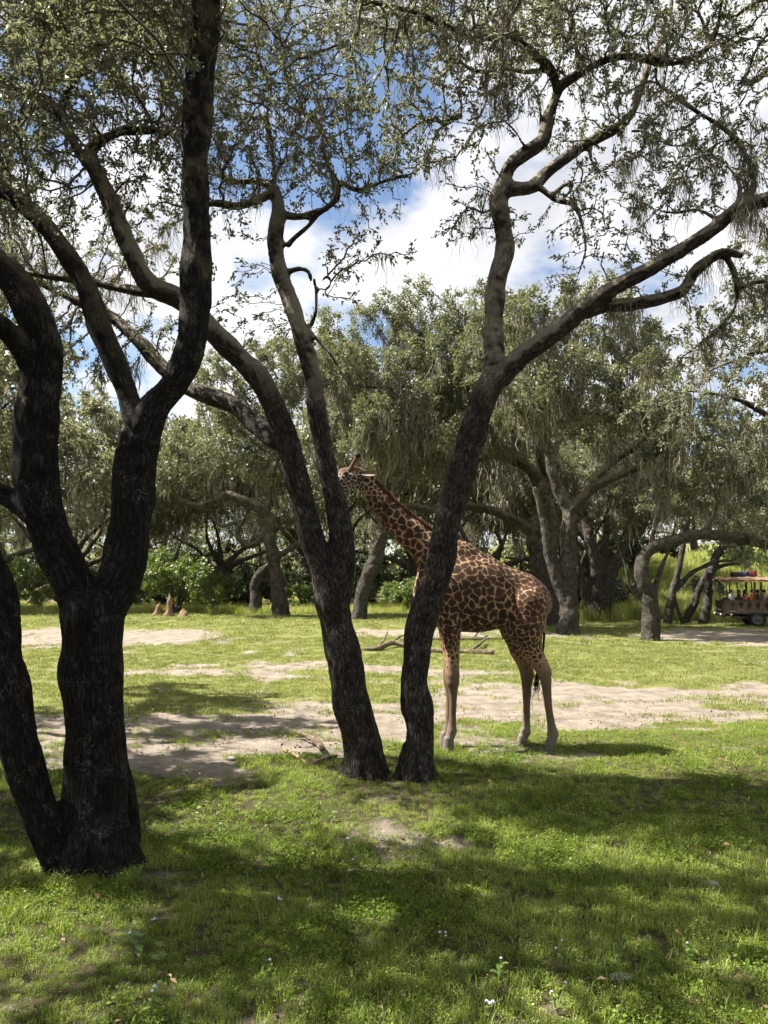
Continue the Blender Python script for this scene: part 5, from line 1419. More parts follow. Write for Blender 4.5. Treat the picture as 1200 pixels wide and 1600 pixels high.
# bowed roof with a ragged thatched edge
nu, nv = 46, 13; rows = []
rr2 = np.random.default_rng(3)
for lay in (0, 1):
    for i in range(nu):
        for j in range(nv):
            u2, v2 = i / (nu - 1), j / (nv - 1)
            zz = 2.62 + .20 * math.sin(math.pi * v2) ** .7 + lay * .075 + .02 * math.sin(i * 1.9) * lay + rr2.uniform(-.012, .012)
            ed = 1 if j in (0, nv - 1) or i in (0, nu - 1) else 0
            rows.append([-.16 + u2 * (LT + .4) + rr2.uniform(-.03, .03), -.22 + v2 * (WT + .44) + ed * rr2.uniform(-.05, .05), zz - ed * rr2.uniform(0, .05) * (1 - lay)])
V = np.array(rows); i_ = (np.arange(nu - 1)[:, None] * nv + np.arange(nv - 1)[None]).ravel()
Fb = np.stack([i_, i_ + 1, i_ + nv + 1, i_ + nv], -1); Ft = Fb[:, ::-1] + nu * nv
rim = [r for r in range(nv)] + [k * nv + nv - 1 for k in range(1, nu)] + [(nu - 1) * nv + r for r in range(nv - 2, -1, -1)] + [k * nv for k in range(nu - 2, 0, -1)]
Fr = np.array([[rim[k], rim[(k + 1) % len(rim)], rim[(k + 1) % len(rim)] + nu * nv, rim[k] + nu * nv] for k in range(len(rim))])
mk('roof', V, np.concatenate([Fb, Ft, Fr]), M['troof'], truck)
for x_ in (.55, 1.25, 1.95, 2.65, 3.35, 4.05, 4.75, 5.45):
    MB().box((x_, WT / 2, 1.20), (.38, WT - .3, .09), bev=.02).box((x_ - .19, WT / 2, 1.45), (.05, WT - .3, .42), bev=.015).build('bench', M['twood'], truck)
def wheel(x_, y_):
    mb = MB(); n_ = 28; th = np.arange(n_) * 2 * math.pi / n_
    prof = [(.30, -.13), (.42, -.14), (.455, -.10), (.46, 0), (.455, .10), (.42, .14), (.30, .13)]
    V = np.concatenate([np.stack([x_ + r_ * np.cos(th), np.full(n_, y_ + o2), .455 + r_ * np.sin(th)], -1) for r_, o2 in prof])
    i_ = np.arange(len(prof) - 1)[:, None] * n_; j = np.arange(n_)[None]; j2 = (j + 1) % n_
    w = mk('wheel', V, np.stack([i_ + j, i_ + j2, i_ + n_ + j2, i_ + n_ + j], -1).reshape(-1, 4), M['rubber'], truck, None, True)
    prof = [(.31, -.10), (.27, -.11), (.25, -.05), (.12, -.06), (.10, -.12), (.0, -.125)]
    sgn = 1 if y_ < WT / 2 else -1
    V = np.concatenate([np.stack([x_ + r_ * np.cos(th), np.full(n_, y_ + sgn * o2), .455 + r_ * np.sin(th)], -1) for r_, o2 in prof])
    i_ = np.arange(len(prof) - 1)[:, None] * n_
    mk('rim', V, np.stack([i_ + j, i_ + j2, i_ + n_ + j2, i_ + n_ + j], -1).reshape(-1, 4), M['tmetal'], w, None, True)
for x_ in (1.82, 7.6):
    for y_ in (.16, WT - .16): wheel(x_, y_)
for y_ in (.10, WT - .10):
    th = np.linspace(.15, math.pi - .15, 12); s_ = np.array([[1.82 + .56 * math.cos(a), y_, .455 + .52 * math.sin(a)] for a in th])
    V = np.concatenate([s_ + [0, -.16, 0], s_ + [0, .16, 0], s_ * [1, 1, 1] + [0, -.16, .03], s_ + [0, .16, .03]]); n_ = 12; k = np.arange(n_ - 1)
    F = np.concatenate([np.stack([k, k + 1, n_ + k + 1, n_ + k], -1), np.stack([2 * n_ + k, 3 * n_ + k, 3 * n_ + k + 1, 2 * n_ + k + 1], -1), np.stack([k, 2 * n_ + k, 2 * n_ + k + 1, k + 1], -1), np.stack([n_ + k, n_ + k + 1, 3 * n_ + k + 1, 3 * n_ + k], -1)])
    mk('mudguard', V, F, M['tpaint'], truck)
MB().box((7.55, WT / 2, 1.25), (1.5, 2.1, 1.0), bev=.08).box((7.25, WT / 2, 2.05), (.8, 2.0, .62), bev=.08).build('cab', M['tpaint'], truck)
MB().box((7.66, WT / 2, 2.05), (.03, 1.7, .42), bev=.01).build('windscreen', M['glass'], truck)

def lug(name, label, cat, x0, x1, y0, y1, h_, col, extra=None):
    o = thing(name, label, cat, tloc((x0 + x1) / 2, (y0 + y1) / 2, 2.62 + .20 + .08)); o.rotation_euler = (0, 0, TROT)
    MB().box((0, 0, h_ / 2), (x1 - x0, y1 - y0, h_), bev=min(.06, h_ * .2)).build('shell', simple_mat(name + '_cloth', col, .8, .3, 8), o)
    mt = simple_mat(name + '_strap', tuple(c * .35 for c in col), .8, .2, 8)
    for e_ in (-.28, .28):
        MB().box((e_ * (x1 - x0), 0, h_ / 2), (.04, y1 - y0 + .012, h_ + .012), bev=.004).build('strap', mt, o)
    MB().tube([(-.07, -(y1 - y0) / 2 - .005, h_ * .55), (-.05, -(y1 - y0) / 2 - .05, h_ * .7), (.05, -(y1 - y0) / 2 - .05, h_ * .7), (.07, -(y1 - y0) / 2 - .005, h_ * .55)], .012, 6).build('handle', mt, o)
lug('suitcase', 'dark brown suitcase at the rear end of the truck\'s roof', 'suitcase', .68, 1.14, .85, 1.5, .27, (0.07, 0.035, 0.028))
lug('duffel_bag', 'blue bag between brown suitcase and red box on the truck\'s roof', 'bag', 1.17, 1.60, .85, 1.45, .30, (0.05, 0.075, 0.16))
lug('box', 'red box on the truck\'s roof', 'box', 1.63, 2.06, .80, 1.5, .36, (0.22, 0.05, 0.04))

# passengers
def seated(Q):
    f = np.full(Q.shape[:-1], 9.0)
    def u(a, b, ra, rb, k=.05, sq=None):
        nonlocal f
        f = smin(f, sd_cone(Q, a, b, ra, rb, sq), k)
    u((0, 0, .10), (-.02, 0, .30), .125, .125, .05, 1.25); u((-.02, 0, .30), (-.01, 0, .50), .125, .10, .05, 1.5)
    u((-.01, -.15, .52), (-.01, .15, .52), .06, .06); u((-.005, 0, .54), (.015, 0, .64), .055, .05, .03)
    u((.02, 0, .72), (.025, 0, .79), .082, .085, .02); u((.06, 0, .68), (.055, 0, .70), .055, .06, .03)
    u((.118, 0, .715), (.122, 0, .72), .014, .012, .02)
    for s_ in (-1, 1):
        u((.015, s_ * .086, .72), (.012, s_ * .09, .745), .016, .018, .01)
        u((.02, s_ * .09, .09), (.44, s_ * .11, .10), .085, .062, .05); u((.44, s_ * .11, .10), (.46, s_ * .11, -.32), .06, .042, .03)
        u((.46, s_ * .11, -.36), (.60, s_ * .12, -.37), .042, .035, .03)
        u((-.01, s_ * .19, .50), (.03, s_ * .225, .24), .055, .042, .04); u((.03, s_ * .225, .24), (.26, s_ * .16, .20), .042, .032, .03)
        for q in range(5):
            o2 = (q - 2) * .017
            u((.27, s_ * .16 + o2, .195), (.35 - .006 * abs(q - 1.5), s_ * .15 + o2 * 1.2, .175), .012, .010, .006)
    return f
def shirt_f(Q):
    f = np.full(Q.shape[:-1], 9.0)
    def u(a, b, ra, rb, k=.05, sq=None):
        nonlocal f
        f = smin(f, sd_cone(Q, a, b, ra, rb, sq), k)
    u((0, 0, .10), (-.02, 0, .30), .148, .148, .05, 1.2); u((-.02, 0, .30), (-.01, 0, .50), .145, .118, .05, 1.45)
    u((-.01, -.15, .525), (-.01, .15, .525), .078, .078)
    for s_ in (-1, 1): u((-.01, s_ * .19, .505), (.022, s_ * .218, .31), .076, .064, .04)
    return f
def pants_f(Q):
    f = np.full(Q.shape[:-1], 9.0)
    for s_ in (-1, 1):
        f = smin(f, sd_cone(Q, (.0, s_ * .085, .09), (.45, s_ * .11, .10), .105, .078), .05)
        f = smin(f, sd_cone(Q, (.45, s_ * .11, .10), (.465, s_ * .11, -.14), .078, .068), .03)
    return f
pv, pf = implicit(seated, (-.25, -.36, -.45), (.72, .36, .95), .021); pv = relax(pv, pf, 1)
sv, sf = implicit(shirt_f, (-.3, -.42, -.1), (.3, .42, .68), .03)
qv, qf = implicit(pants_f, (-.2, -.3, -.3), (.62, .3, .26), .03)
M['skin'] = simple_mat('skin', (0.42, 0.26, 0.19), .6, .1, 10); M['skin2'] = simple_mat('skin_deep', (0.16, 0.085, 0.055), .6, .1, 10)
me_skin = [mesh_data('person_body', pv, pf, M['skin'], None, True), mesh_data('person_body', pv, pf, M['skin2'], None, True)]
me_pants = mesh_data('person_trousers', qv, qf, simple_mat('trousers', (0.06, 0.065, 0.08), .9, .2, 8), None, True)
hv, hf, ht = uvsphere((.005, 0, .775), (.103, .098, .106), 16, 10); hv = hv.copy(); hv[:, 0] -= np.clip(hv[:, 0] - .03, 0, 1) * .55 * (hv[:, 2] < .80)
lh = hv.copy(); low = lh[:, 2] < .76; lh[low, 2] -= .16; lh[low, 0] -= .03
me_hair = {}
for nm, c_ in (('black', (.012, .01, .009)), ('brown', (.05, .028, .016)), ('grey', (.32, .29, .26))):
    mt = simple_mat('hair_' + nm, c_, .7, .3, 30)
    me_hair[nm] = mesh_data('person_hair', hv, [hf, ht], mt, None, True); me_hair[nm + '_long'] = mesh_data('person_hair', lh, [hf, ht], mt, None, True)
def shirt_me(nm, c_): return mesh_data('person_shirt', sv, sf, simple_mat('shirt_' + nm, c_, .9, .15, 10), None, True)
hatV, hatF, hatT = uvsphere((.01, 0, .80), (.115, .11, .085), 18, 8)
brV, brF, brT = uvsphere((.01, 0, .80), (.20, .19, .014), 18, 6)
me_hat = mesh_data('sun_hat', np.concatenate([hatV, brV]), [np.concatenate([hatF, brF + len(hatV)]), np.concatenate([hatT, brT + len(hatV)])], simple_mat('hat_dark', (.03, .024, .02), .9, .2, 20), None, True)
PEOPLE = [  # x, y in the truck, shirt, hair, skin, hat, label
    (.55, .62, 'white', (.62, .58, .60), 'black', 0, False, 'person in a pale shirt seated at the truck\'s rear end'),
    (.95, .50, 'navy', (.02, .022, .035), 'black', 1, False, 'person in a dark top, second from the truck\'s rear'),
    (1.30, .62, 'pink', (.55, .22, .20), 'brown_long', 0, False, 'person in a pink top with brown hair, third from the truck\'s rear'),
    (1.66, .48, 'orange', (.75, .17, .05), 'black', 0, False, 'person in a bright orange shirt beside the thick roof post'),
    (1.98, .62, 'brown', (.10, .06, .04), 'black', 1, False, 'person in a brown shirt just right of the orange one'),
    (2.30, .50, 'tan', (.36, .26, .17), 'black', 0, True, 'person in a tan shirt wearing a wide dark hat'),
    (2.66, .60, 'grey', (.20, .19, .19), 'black_long', 0, False, 'person in a grey top with long black hair near the frame edge'),
    (2.92, .50, 'black', (.018, .018, .02), 'black', 1, True, 'person in black with a dark hat at the right frame edge'),
]
for x_, y_, nm, c_, hr, sk, hat, lab in PEOPLE:
    o = thing('person', lab, 'person', tloc(x_, y_, 1.27), 'passengers in the safari truck')
    o.scale = (1, 1, 1.0); o.rotation_euler = (0, 0, TROT + random.uniform(-.5, .5))
    add_obj('body', me_skin[sk], o); add_obj('shirt', shirt_me(nm, c_), o); add_obj('trousers', me_pants, o); add_obj('hair', me_hair[hr], o)
    if hat: add_obj('hat', me_hat, o)

# ------------------------------------------------------------------ termite mounds, logs, sticks, stones
M['mound'] = simple_mat('termite_clay', (0.19, 0.125, 0.08), .95, .35, 3, .1, .8)
def mound(px, py, D, h_, r_, label, seed):
    x, y = P(px, py, D)[:2]; n_, m_ = 22, 16; rng = np.random.default_rng(seed); rows = []
    for j in range(m_):
        u = j / (m_ - 1); zz = h_ * u ** .9
        rad = r_ * ((1 - u) ** 2.4 * .62 + .38 * (1 - u ** 5) * (1 + .25 * math.sin(u * 9 + seed)) + .04)
        for i in range(n_):
            a = 2 * math.pi * i / n_
            rows.append([rad * math.cos(a), rad * math.sin(a), zz])
    V = np.array(rows); nz_ = fnoise(V * np.array([3.2, 3.2, 2.6]) + seed, 3, seed)
    V[:, :2] *= (1 + .6 * nz_)[:, None]; V[:, 0] += .10 * h_ * vnoise(V * .9 + seed * 3.1, 2); V[:, 2] -= .1
    i_ = np.arange(m_ - 1)[:, None] * n_; j = np.arange(n_)[None]; j2 = (j + 1) % n_
    F = np.stack([i_ + j, i_ + j2, i_ + n_ + j2, i_ + n_ + j], -1).reshape(-1, 4)
    V = np.concatenate([V, [[V[-n_:, 0].mean(), V[-n_:, 1].mean(), V[:, 2].max() + .03]]]); T = np.stack([(m_ - 1) * n_ + np.arange(n_), (m_ - 1) * n_ + (np.arange(n_) + 1) % n_, np.full(n_, m_ * n_)], -1)
    o = mk('termite_mound', V, [F, T], M['mound'], None, None, True, (x, y, gz(x, y)))
    tag(o, label, 'termite mound', 'termite mounds before the big shrub')
mound(247, 954, 44.5, .85, .30, 'small pointed brown termite mound, left of the tallest one', 1)
mound(263, 954, 44, 1.38, .36, 'tallest brown termite mound in front of the big round shrub', 2)
mound(287, 956, 43.5, .56, .46, 'low squat brown termite mound, right of the tallest one', 3)
mound(196, 951, 49, .5, .42, 'low brown termite mound beside the nearest oak\'s stem', 4)

M['dead'] = bark_mat('dead_wood', (0.05, 0.039, 0.027), (0.19, 0.148, 0.10), (0.28, 0.25, 0.21), .4, (0.30, 0.25, 0.17), (30, 40), .8, .02)
M['stickm'] = bark_mat('peeled_stick', (0.13, 0.09, 0.05), (0.38, 0.27, 0.14), (0.4, 0.33, 0.22), .3, (0.3, 0.25, 0.17), (30, 40), .8, .01)
def log_thing(name, label, traces, mat, voxel=.035, cat='log', lift=0.0):
    limbs = []
    for tr in traces:
        pts = []
        for px, py, w, up in tr:
            g0 = ground_pt(px, py); r_ = .5 * w * g0[1] / FPX
            pts.append([g0[0], g0[1], gz(g0[0], g0[1]) + up + r_ * .55, r_])
        limbs.append(np.array(pts))
    co, faces, bc, cls = trunk_mesh(limbs, voxel, .008, .06, 5)
    b0 = limbs[0].mean(0)[:3]; b0[2] = gz(b0[0], b0[1])
    o = mk(name, co - b0, faces, mat, None, {'barkco': bc}, True, tuple(b0))
    return tag(o, label, cat)
log_thing('fallen_log', 'pale fallen log lying under the giraffe\'s belly', [[(640, 1018, 8, 0), (690, 1020, 9, .02), (735, 1021, 10, 0), (772, 1023, 9, 0)], [(735, 1021, 6, .05), (752, 1012, 5, .15), (762, 1006, 3, .2)]], M['dead'])
log_thing('fallen_branch', 'grey twisted fallen branch behind the tall forked oak\'s foot', [[(565, 1016, 6, 0), (590, 1017, 8, .05), (615, 1012, 9, .12), (648, 1014, 8, 0)], [(612, 1012, 5, .15), (625, 1004, 4, .2), (640, 1001, 3, .2)], [(590, 1017, 5, .05), (600, 1008, 4, .2), (606, 1000, 3, .3)]], M['dead'], cat='branch')
log_thing('fallen_branch', 'thin dark fallen branch lying farther back behind the giraffe\'s forelegs', [[(660, 1000, 5, 0), (700, 1001, 6, .05), (750, 1000, 5, .0), (800, 998, 4, 0)], [(740, 1000, 4, .05), (752, 992, 4, .3)]], M['dead'], cat='branch')
log_thing('fallen_branch', 'curved pale dead branch arching from the grass at the far left', [[(46, 948, 12, 0), (52, 946, 10, .5), (58, 948, 9, 1.1), (72, 948, 8, 1.5), (84, 948, 5, 1.55)], [(48, 948, 8, .3), (65, 948, 7, .7), (86, 950, 6, .25), (94, 951, 4, .0)]], M['dead'], .05, cat='branch')
log_thing('stick', 'straight peeled yellow stick left of the middle oak\'s foot', [[(443, 1176, 6, .02), (462, 1187, 7, .05), (482, 1197, 6, .0)]], M['stickm'], .02, cat='stick')
log_thing('stick', 'short brown stick lying nearest the middle oak\'s foot', [[(483, 1199, 8, .0), (503, 1192, 9, .02), (524, 1184, 7, .0)]], M['dead'], .02, cat='stick')
log_thing('broken_branch', 'splintered forked branch lying behind the yellow stick', [[(504, 1176, 9, .02), (494, 1166, 11, .06), (480, 1160, 8, .08), (466, 1156, 4, .1)], [(494, 1167, 6, .06), (490, 1158, 4, .12), (484, 1152, 2, .14)], [(488, 1163, 5, .06), (470, 1165, 4, .08), (455, 1161, 2, .08)]], M['dead'], .02, cat='branch')
M['stone'] = simple_mat('pale_stone', (0.30, 0.28, 0.245), .9, .25, 14, .2, .5)
def stone(px, py, sx, sy, sz, label, seed):
    g0 = ground_pt(px, py); V, F, T = uvsphere((0, 0, sz * .3), (sx, sy, sz), 14, 9)
    V = V * (1 + .25 * fnoise(V * 9 + seed, 3, seed))[:, None]
    tag(mk('stone', V, [F, T], M['stone'], None, None, True, (g0[0], g0[1], gz(g0[0], g0[1]))), label, 'stone')
stone(1112, 1384, .07, .05, .028, 'small flat grey stone in the shaded grass at right', 4)
stone(972, 1530, .075, .05, .026, 'flat grey stone in the grass near the bottom edge', 7)
stone(362, 1186, .07, .05, .03, 'pale stone on the bare sandy ground left of the sticks', 9)

# ------------------------------------------------------------------ weeds with lilac flower heads
M['stem'] = simple_mat('weed_stem', (0.12, 0.16, 0.05), .7, .2, 20)
M['flower'] = simple_mat('lilac_flower', (0.52, 0.47, 0.62), .8, .15, 40)
def weed(px, py, h_, nl, nf, lw, label, seed, name='weed'):
    rng = np.random.default_rng(seed); g0 = ground_pt(px, py)
    o = thing(name, label, 'weed', (g0[0], g0[1], gz(g0[0], g0[1]) - .01), 'weeds in the near grass')
    tops = []
    for s_ in range(max(1, nf)):
        a = rng.uniform(0, 6.28); lean = rng.uniform(.05, .35) * h_
        hh_ = h_ * rng.uniform(.75, 1.05)
        c = spline(np.array([[rng.normal(0, .01), rng.normal(0, .01), 0, .0045], [lean * .4 * math.cos(a), lean * .4 * math.sin(a), hh_ * .5, .0035], [lean * math.cos(a), lean * math.sin(a), hh_, .0025]]), .03)
        V, F, T, _ = tube(c[:, :3], c[:, 3], 5); mk('stem', V, [F, T], M['stem'], o, None, True)
        tops.append(c)
    for k in range(nl):
        c = tops[k % len(tops)]; i = int(len(c) * rng.uniform(.25, .95)); i = min(i, len(c) - 1); p = c[i, :3]
        a = rng.uniform(0, 6.28); L_ = lw * rng.uniform(.7, 1.25); W_ = L_ * rng.uniform(.5, .65)
        d = np.array([math.cos(a), math.sin(a), rng.uniform(-.1, .45)]); d /= np.linalg.norm(d)
        s_ = np.array([-math.sin(a), math.cos(a), 0]); up = np.cross(d, s_); up *= np.sign(up[2]) if up[2] else 1
        V = [p]
        for u, w in ((.3, .85), (.6, 1.0), (.85, .55)):
            for e_ in (-.5, 0, .5):
                V.append(p + d * L_ * u + s_ * W_ * w * e_ + up * (abs(e_) * .22 * W_ - .35 * L_ * u * u * .5))
        V.append(p + d * L_ - up * .2 * L_); V = np.array(V)
        F = np.array([[1, 2, 5, 4], [2, 3, 6, 5], [4, 5, 8, 7], [5, 6, 9, 8]]); T = np.array([[0, 2, 1], [0, 3, 2], [7, 8, 10], [8, 9, 10]])
        mk('leaf', V, [F, T], M['leaf_weed'], o, {'tint': np.full(8, rng.uniform(.1, 1))}, True)
    for k in range(nf):
        c = tops[k][-1, :3]; mb = MB()
        for q in range(9):
            v = rand_unit(1, rng)[0]; v[2] = abs(v[2]); V, F, T = uvsphere(c + v * .007, (.0048,) * 3, 6, 3); mb.add(V, F, T)
        mb.build('flower', M['flower'], o, True)
weed(222, 1505, .26, 12, 1, .085, 'tall broad-leaved weed left of the bottom centre', 1)
weed(250, 1512, .16, 9, 0, .06, 'low leafy weed right beside the tall broad-leaved weed', 2)
weed(416, 1362, .20, 5, 0, .075, 'single light green weed with a few large leaves, centre left', 3)
weed(310, 1300, .16, 6, 2, .045, 'weed with two lilac heads right of the nearest oak\'s foot', 4)
weed(345, 1305, .14, 12, 0, .045, 'pale bushy weed between nearest oak and middle oak', 5)
weed(548, 1345, .24, 6, 3, .05, 'spindly flowering weed below the middle oak', 6)
weed(560, 1375, .20, 12, 1, .05, 'leafy flowering weed just below the spindly one', 7)
weed(438, 1425, .12, 5, 3, .04, 'low flowering weed left of centre in the shade', 8)
weed(236, 1455, .10, 4, 2, .04, 'short flowering weed above the tall broad-leaved weed', 9)
weed(235, 1595, .20, 8, 3, .05, 'flowering weed cut by the bottom edge, left', 10)
weed(400, 1275, .16, 14, 0, .055, 'dark leafy weed clump below the sandy ground', 11)
weed(520, 1285, .12, 10, 0, .05, 'dark low weed left of the middle oak\'s shade', 12)
weed(690, 1480, .12, 4, 3, .04, 'low lilac-flowered weed right of the bottom centre', 13)
weed(780, 1530, .15, 10, 1, .06, 'broad-leaved weed near the bottom, right of centre', 14)
weed(872, 1520, .22, 5, 2, .04, 'upright flowering weed beside the flat grey stone', 15)
weed(870, 1585, .18, 6, 2, .045, 'flowering weed at the bottom edge, right of centre', 16)
weed(765, 1590, .10, 5, 4, .04, 'white-headed low weed at the bottom edge, centre', 17)
weed(1085, 1505, .15, 8, 1, .05, 'small leafy weed in the lower right', 18)
weed(428, 1520, .10, 4, 1, .04, 'tiny flowering weed near the bottom, left of centre', 19)

# ------------------------------------------------------------------ grass
def tuft(name, n, R, h_, w_, mat, seed, curl=.5, clover=0):
    rng = np.random.default_rng(seed)
    a = rng.uniform(0, 6.283, n); r_ = R * np.sqrt(rng.uniform(0, 1, n))
    b0 = np.stack([r_ * np.cos(a), r_ * np.sin(a), np.full(n, -.01)], -1)
    az = rng.uniform(0, 6.283, n); H = h_ * rng.uniform(.45, 1.15, n); o2 = H * rng.uniform(.1, 1.0, n) * curl
    out = np.stack([np.cos(az), np.sin(az), np.zeros(n)], -1); sd = np.stack([-np.sin(az), np.cos(az), np.zeros(n)], -1)
    up = np.array([0, 0, 1.0]); w2 = (w_ * rng.uniform(.6, 1.3, n))[:, None]
    V = np.stack([b0 - sd * w2 / 2, b0 + sd * w2 / 2, b0 + out * (o2 * .3)[:, None] + up * (H * .62)[:, None] - sd * w2 * .4, b0 + out * (o2 * .3)[:, None] + up * (H * .62)[:, None] + sd * w2 * .4,
                  b0 + out * o2[:, None] + up * (H * np.clip(1.05 - .35 * o2 / H, .3, 1))[:, None]], 1).reshape(-1, 3)
    k = np.arange(n)[:, None] * 5
    F = [k + np.array([[0, 1, 3, 2]]), k + np.array([[2, 3, 4]])]
    tn = np.clip(rng.normal(.36, .30, n), 0, 1); tint = np.concatenate([tn, tn])
    if clover:
        m_ = clover; c = np.stack([rng.uniform(-R, R, m_), rng.uniform(-R, R, m_), rng.uniform(.15, .75, m_) * h_], -1)
        nrm = rand_unit(m_, rng) * .55 + np.array([0, 0, 1]); nrm /= np.linalg.norm(nrm, axis=1)[:, None]
        e1 = np.cross(nrm, rand_unit(m_, rng)); e1 /= np.linalg.norm(e1, axis=1)[:, None]; e2 = np.cross(nrm, e1)
        s_ = rng.uniform(.005, .0115, m_)[:, None]
        Vc = np.stack([c - e1 * s_, c + e2 * s_ * .7 - e1 * s_ * .1, c + e1 * s_ * 1.1, c - e2 * s_ * .7 - e1 * s_ * .1], 1).reshape(-1, 3)
        F.insert(0, np.arange(m_)[:, None] * 4 + np.array([[0, 1, 2, 3]]) + len(V)); V = np.concatenate([V, Vc])
        tint = np.concatenate([np.clip(rng.normal(.42, .2, m_), 0, 1), tint])
        F = [np.concatenate(F[:2]), F[2]]
    me = mesh_data(name, V, F, mat, {'tint': tint})
    return bpy.data.objects.new(name, me)
def scatter(name, label, cat, protos, pts, scl, seed, tilt=.12):
    rng = np.random.default_rng(seed); n = len(pts)
    me = bpy.data.meshes.new(name); me.vertices.add(n); me.vertices.foreach_set('co', np.ascontiguousarray(pts, np.float32).ravel())
    rot = np.stack([rng.normal(0, tilt, n), rng.normal(0, tilt, n), rng.uniform(0, 6.283, n)], -1).astype(np.float32)
    at = me.attributes.new('rot', 'FLOAT_VECTOR', 'POINT'); at.data.foreach_set('vector', rot.ravel())
    at = me.attributes.new('scl', 'FLOAT', 'POINT'); at.data.foreach_set('value', np.asarray(scl, np.float32))
    at = me.attributes.new('pick', 'INT', 'POINT'); at.data.foreach_set('value', rng.integers(0, len(protos), n).astype(np.int32))
    o = add_obj(name, me); tag(o, label, cat, None, 'stuff')
    ng = bpy.data.node_groups.new(name + '_scatter', 'GeometryNodeTree')
    ng.interface.new_socket('Geometry', in_out='INPUT', socket_type='NodeSocketGeometry'); ng.interface.new_socket('Geometry', in_out='OUTPUT', socket_type='NodeSocketGeometry')
    gi = ng.nodes.new('NodeGroupInput'); go = ng.nodes.new('NodeGroupOutput'); ip = ng.nodes.new('GeometryNodeInstanceOnPoints'); jn = ng.nodes.new('GeometryNodeJoinGeometry')
    for p in protos:
        oi = ng.nodes.new('GeometryNodeObjectInfo'); oi.inputs['Object'].default_value = p; oi.inputs['As Instance'].default_value = True
        ng.links.new(oi.outputs['Geometry'], jn.inputs[0])
    def na(nm, tp):
        q = ng.nodes.new('GeometryNodeInputNamedAttribute'); q.data_type = tp; q.inputs['Name'].default_value = nm; return q.outputs['Attribute']
    er = ng.nodes.new('FunctionNodeEulerToRotation'); ng.links.new(na('rot', 'FLOAT_VECTOR'), er.inputs[0])
    ng.links.new(gi.outputs[0], ip.inputs['Points']); ng.links.new(jn.outputs[0], ip.inputs['Instance'])
    ip.inputs['Pick Instance'].default_value = True
    ng.links.new(na('pick', 'INT'), ip.inputs['Instance Index']); ng.links.new(er.outputs[0], ip.inputs['Rotation']); ng.links.new(na('scl', 'FLOAT'), ip.inputs['Scale'])
    ng.links.new(ip.outputs[0], go.inputs[0])
    md = o.modifiers.new('scatter', 'NODES'); md.node_group = ng
    return o
def sample(y0, y1, dens, rng, m0=1.6, slope=.56, thin=1.0):
    w1 = slope * y1 + m0; n = int(dens * (y1 - y0) * 2 * w1)
    x = rng.uniform(-w1, w1, n); y = rng.uniform(y0, y1, n)
    k = np.abs(x) < slope * y + m0; x, y = x[k], y[k]
    dm = dirt_mask(x, y)
    q = np.stack([x, y, x * 0], -1)
    lush = 0.72 + .5 * fnoise(q * 1.7, 3, 91)
    k = (rng.uniform(0, 1, len(x)) > dm * 1.12 * thin) & (rng.uniform(0, 1, len(x)) < lush)
    x, y = x[k], y[k]
    return np.stack([x, y, terrain(x, y)], -1)
rg = np.random.default_rng(77)
tA = [tuft('grass_tuft', 30, .085, .095, .0055, M['grass'], 1, .7, 40), tuft('grass_tuft', 34, .09, .12, .005, M['grass'], 2, .9, 10), tuft('grass_tuft', 20, .08, .075, .006, M['grass'], 3, .8, 70), tuft('grass_tuft', 26, .10, .16, .0045, M['grass'], 4, 1.0, 6)]
tB = [tuft('grass_tuft', 34, .16, .085, .011, M['lawn'], 5, .8), tuft('grass_tuft', 30, .18, .11, .010, M['lawn'], 6, .9), tuft('grass_tuft', 36, .17, .07, .012, M['lawn'], 7, .7)]
tC = [tuft('grass_tuft', 44, .42, .11, .024, M['lawn'], 8, .8), tuft('grass_tuft', 40, .45, .14, .022, M['lawn'], 9, .9)]
tT = [tuft('grass_tuft', 60, .5, .85, .022, M['tallgrass'], 10, .7), tuft('grass_tuft', 50, .55, 1.1, .022, M['tallgrass'], 11, .8)]
pn = np.concatenate([sample(3.4, 8.0, 390, rg), sample(8.0, 14.5, 190, rg)])
scatter('near_grass', 'short weedy green grass dappled with shade in the foreground', 'grass', tA, pn, np.clip((.52 + .34 * fnoise(pn * np.array([.8, .8, 0]), 3, 15)) * rg.normal(1, .25, len(pn)), .28, 1.3), 1)
def cover(seed):
    rq = np.random.default_rng(seed); nq = 60
    c_ = np.stack([rq.normal(0, .07, nq), rq.normal(0, .07, nq), rq.uniform(.005, .055, nq)], -1)
    dq = np.stack([*rq.normal(size=(2, nq)), rq.normal(.15, .3, nq)], -1)
    Vq, Fq, rpq = leaves(c_, dq, .027, .014, rq, True)
    return bpy.data.objects.new('cover_clump', mesh_data('cover_clump', Vq, Fq, M['cover'], {'tint': np.tile(np.clip(rq.normal(.35, .3, nq), 0, 1), rpq)}))
pc = np.concatenate([sample(3.4, 8.0, 95, rg), sample(8.0, 12.5, 40, rg)])
pc = pc[fnoise(pc * np.array([1.4, 1.4, 0]), 3, 33) > .14]
scatter('ground_cover', 'broad-leaved low weeds mixed through the near grass', 'ground cover', [cover(61), cover(62), cover(63)], pc, np.clip(rg.normal(.95, .3, len(pc)), .4, 1.8), 21)
pm = sample(14.0, 31, 42, rg, 2.5)
scatter('middle_grass', 'sunlit short grass of the clearing around the sandy paths', 'grass', tB, pm, np.clip(rg.normal(.8, .2, len(pm)), .4, 1.4), 2)
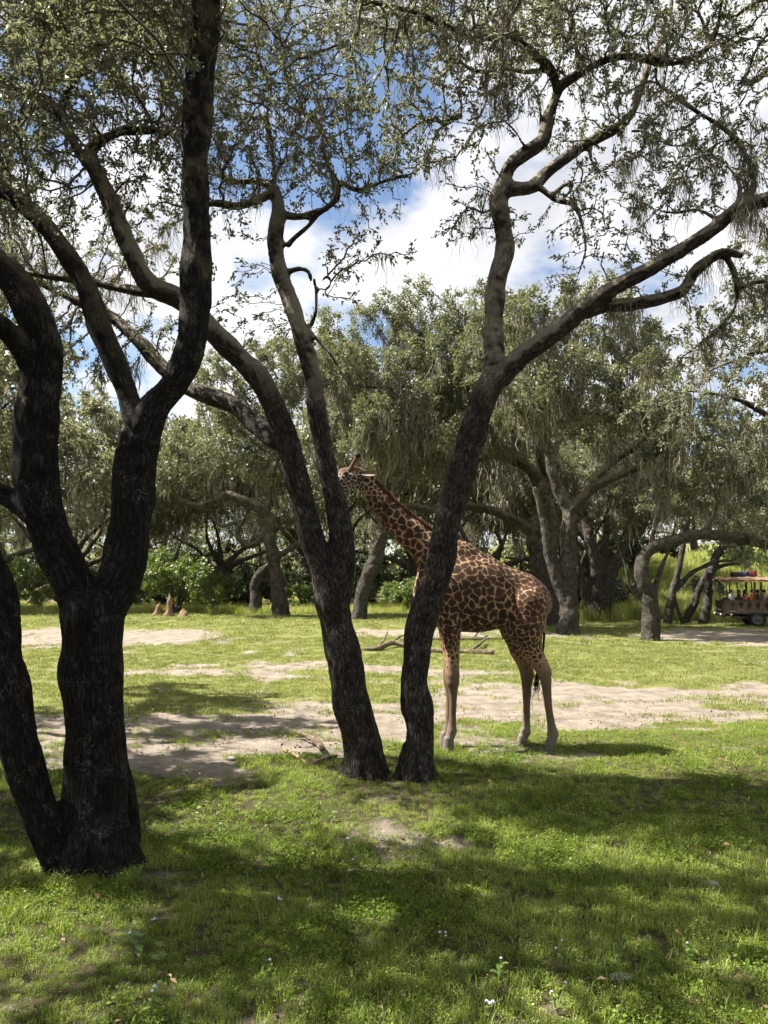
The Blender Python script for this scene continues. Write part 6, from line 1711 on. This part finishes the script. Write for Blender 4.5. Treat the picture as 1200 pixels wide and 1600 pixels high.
pf_ = sample(30, 60, 9, rg, 4)
scatter('far_grass', 'sunlit lawn at the far side of the clearing', 'grass', tC, pf_, np.clip(rg.normal(.7, .2, len(pf_)), .4, 1.2), 3)
tD = []
for q in range(3):
    rq = np.random.default_rng(50 + q); nq = 5
    bq_ = np.stack([rq.uniform(-.18, .18, nq), rq.uniform(-.18, .18, nq), rq.uniform(.004, .05, nq)], -1)
    dq = np.stack([*rq.normal(size=(2, nq)), rq.normal(0, .15, nq)], -1)
    Vq, Fq, rpq = leaves(bq_, dq, .062, .028, rq, True)
    tD.append(bpy.data.objects.new('dead_leaf', mesh_data('dead_leaf', Vq, Fq, None, {'tint': np.tile(rq.uniform(0, 1, nq), rpq)})))
M['litter'] = leaf_mat('dead_leaf', [(0.07, 0.045, 0.025), (0.15, 0.095, 0.05), (0.26, 0.19, 0.11)], .8, .1, .2, (1, 1, 1))
for q in tD: q.data.materials.append(M['litter'])
xl = rg.uniform(-8, 9, 750); yl = rg.uniform(3.6, 16.5, 750); kl = np.abs(xl) < .56 * yl + 1.5
pl_ = np.stack([xl[kl], yl[kl], terrain(xl[kl], yl[kl]) + .012], -1)
scatter('leaf_litter', 'brown dead oak leaves strewn over the near grass and sand', 'leaf litter', tD, pl_, np.clip(rg.normal(.75, .2, len(pl_)), .4, 1.2), 8, .15)
# rough tall grass along the shrubs and on the slope behind the truck
x = rg.uniform(-34, 52, 30000); y = rg.uniform(46, 100, 30000)
edge = np.where(x > 12, 52.0, 47.5) + 1.5 * vnoise(np.stack([x * .4, y * 0, x * 0], -1), 12)
k = (y > edge) & ((x > 12) | (y < 62)) & (np.abs(x) < .56 * y + 5) & (rg.uniform(0, 1, len(x)) < np.where(y > 70, .45, .8))
pt = np.stack([x[k], y[k], terrain(x[k], y[k])], -1)
scatter('tall_grass', 'tall yellow-green grass on the slope and along the shrubs', 'grass', tT, pt, np.clip(rg.normal(.8, .25, len(pt)), .35, 1.5) * np.where(pt[:, 0] > 11, 1.0, .5), 4)
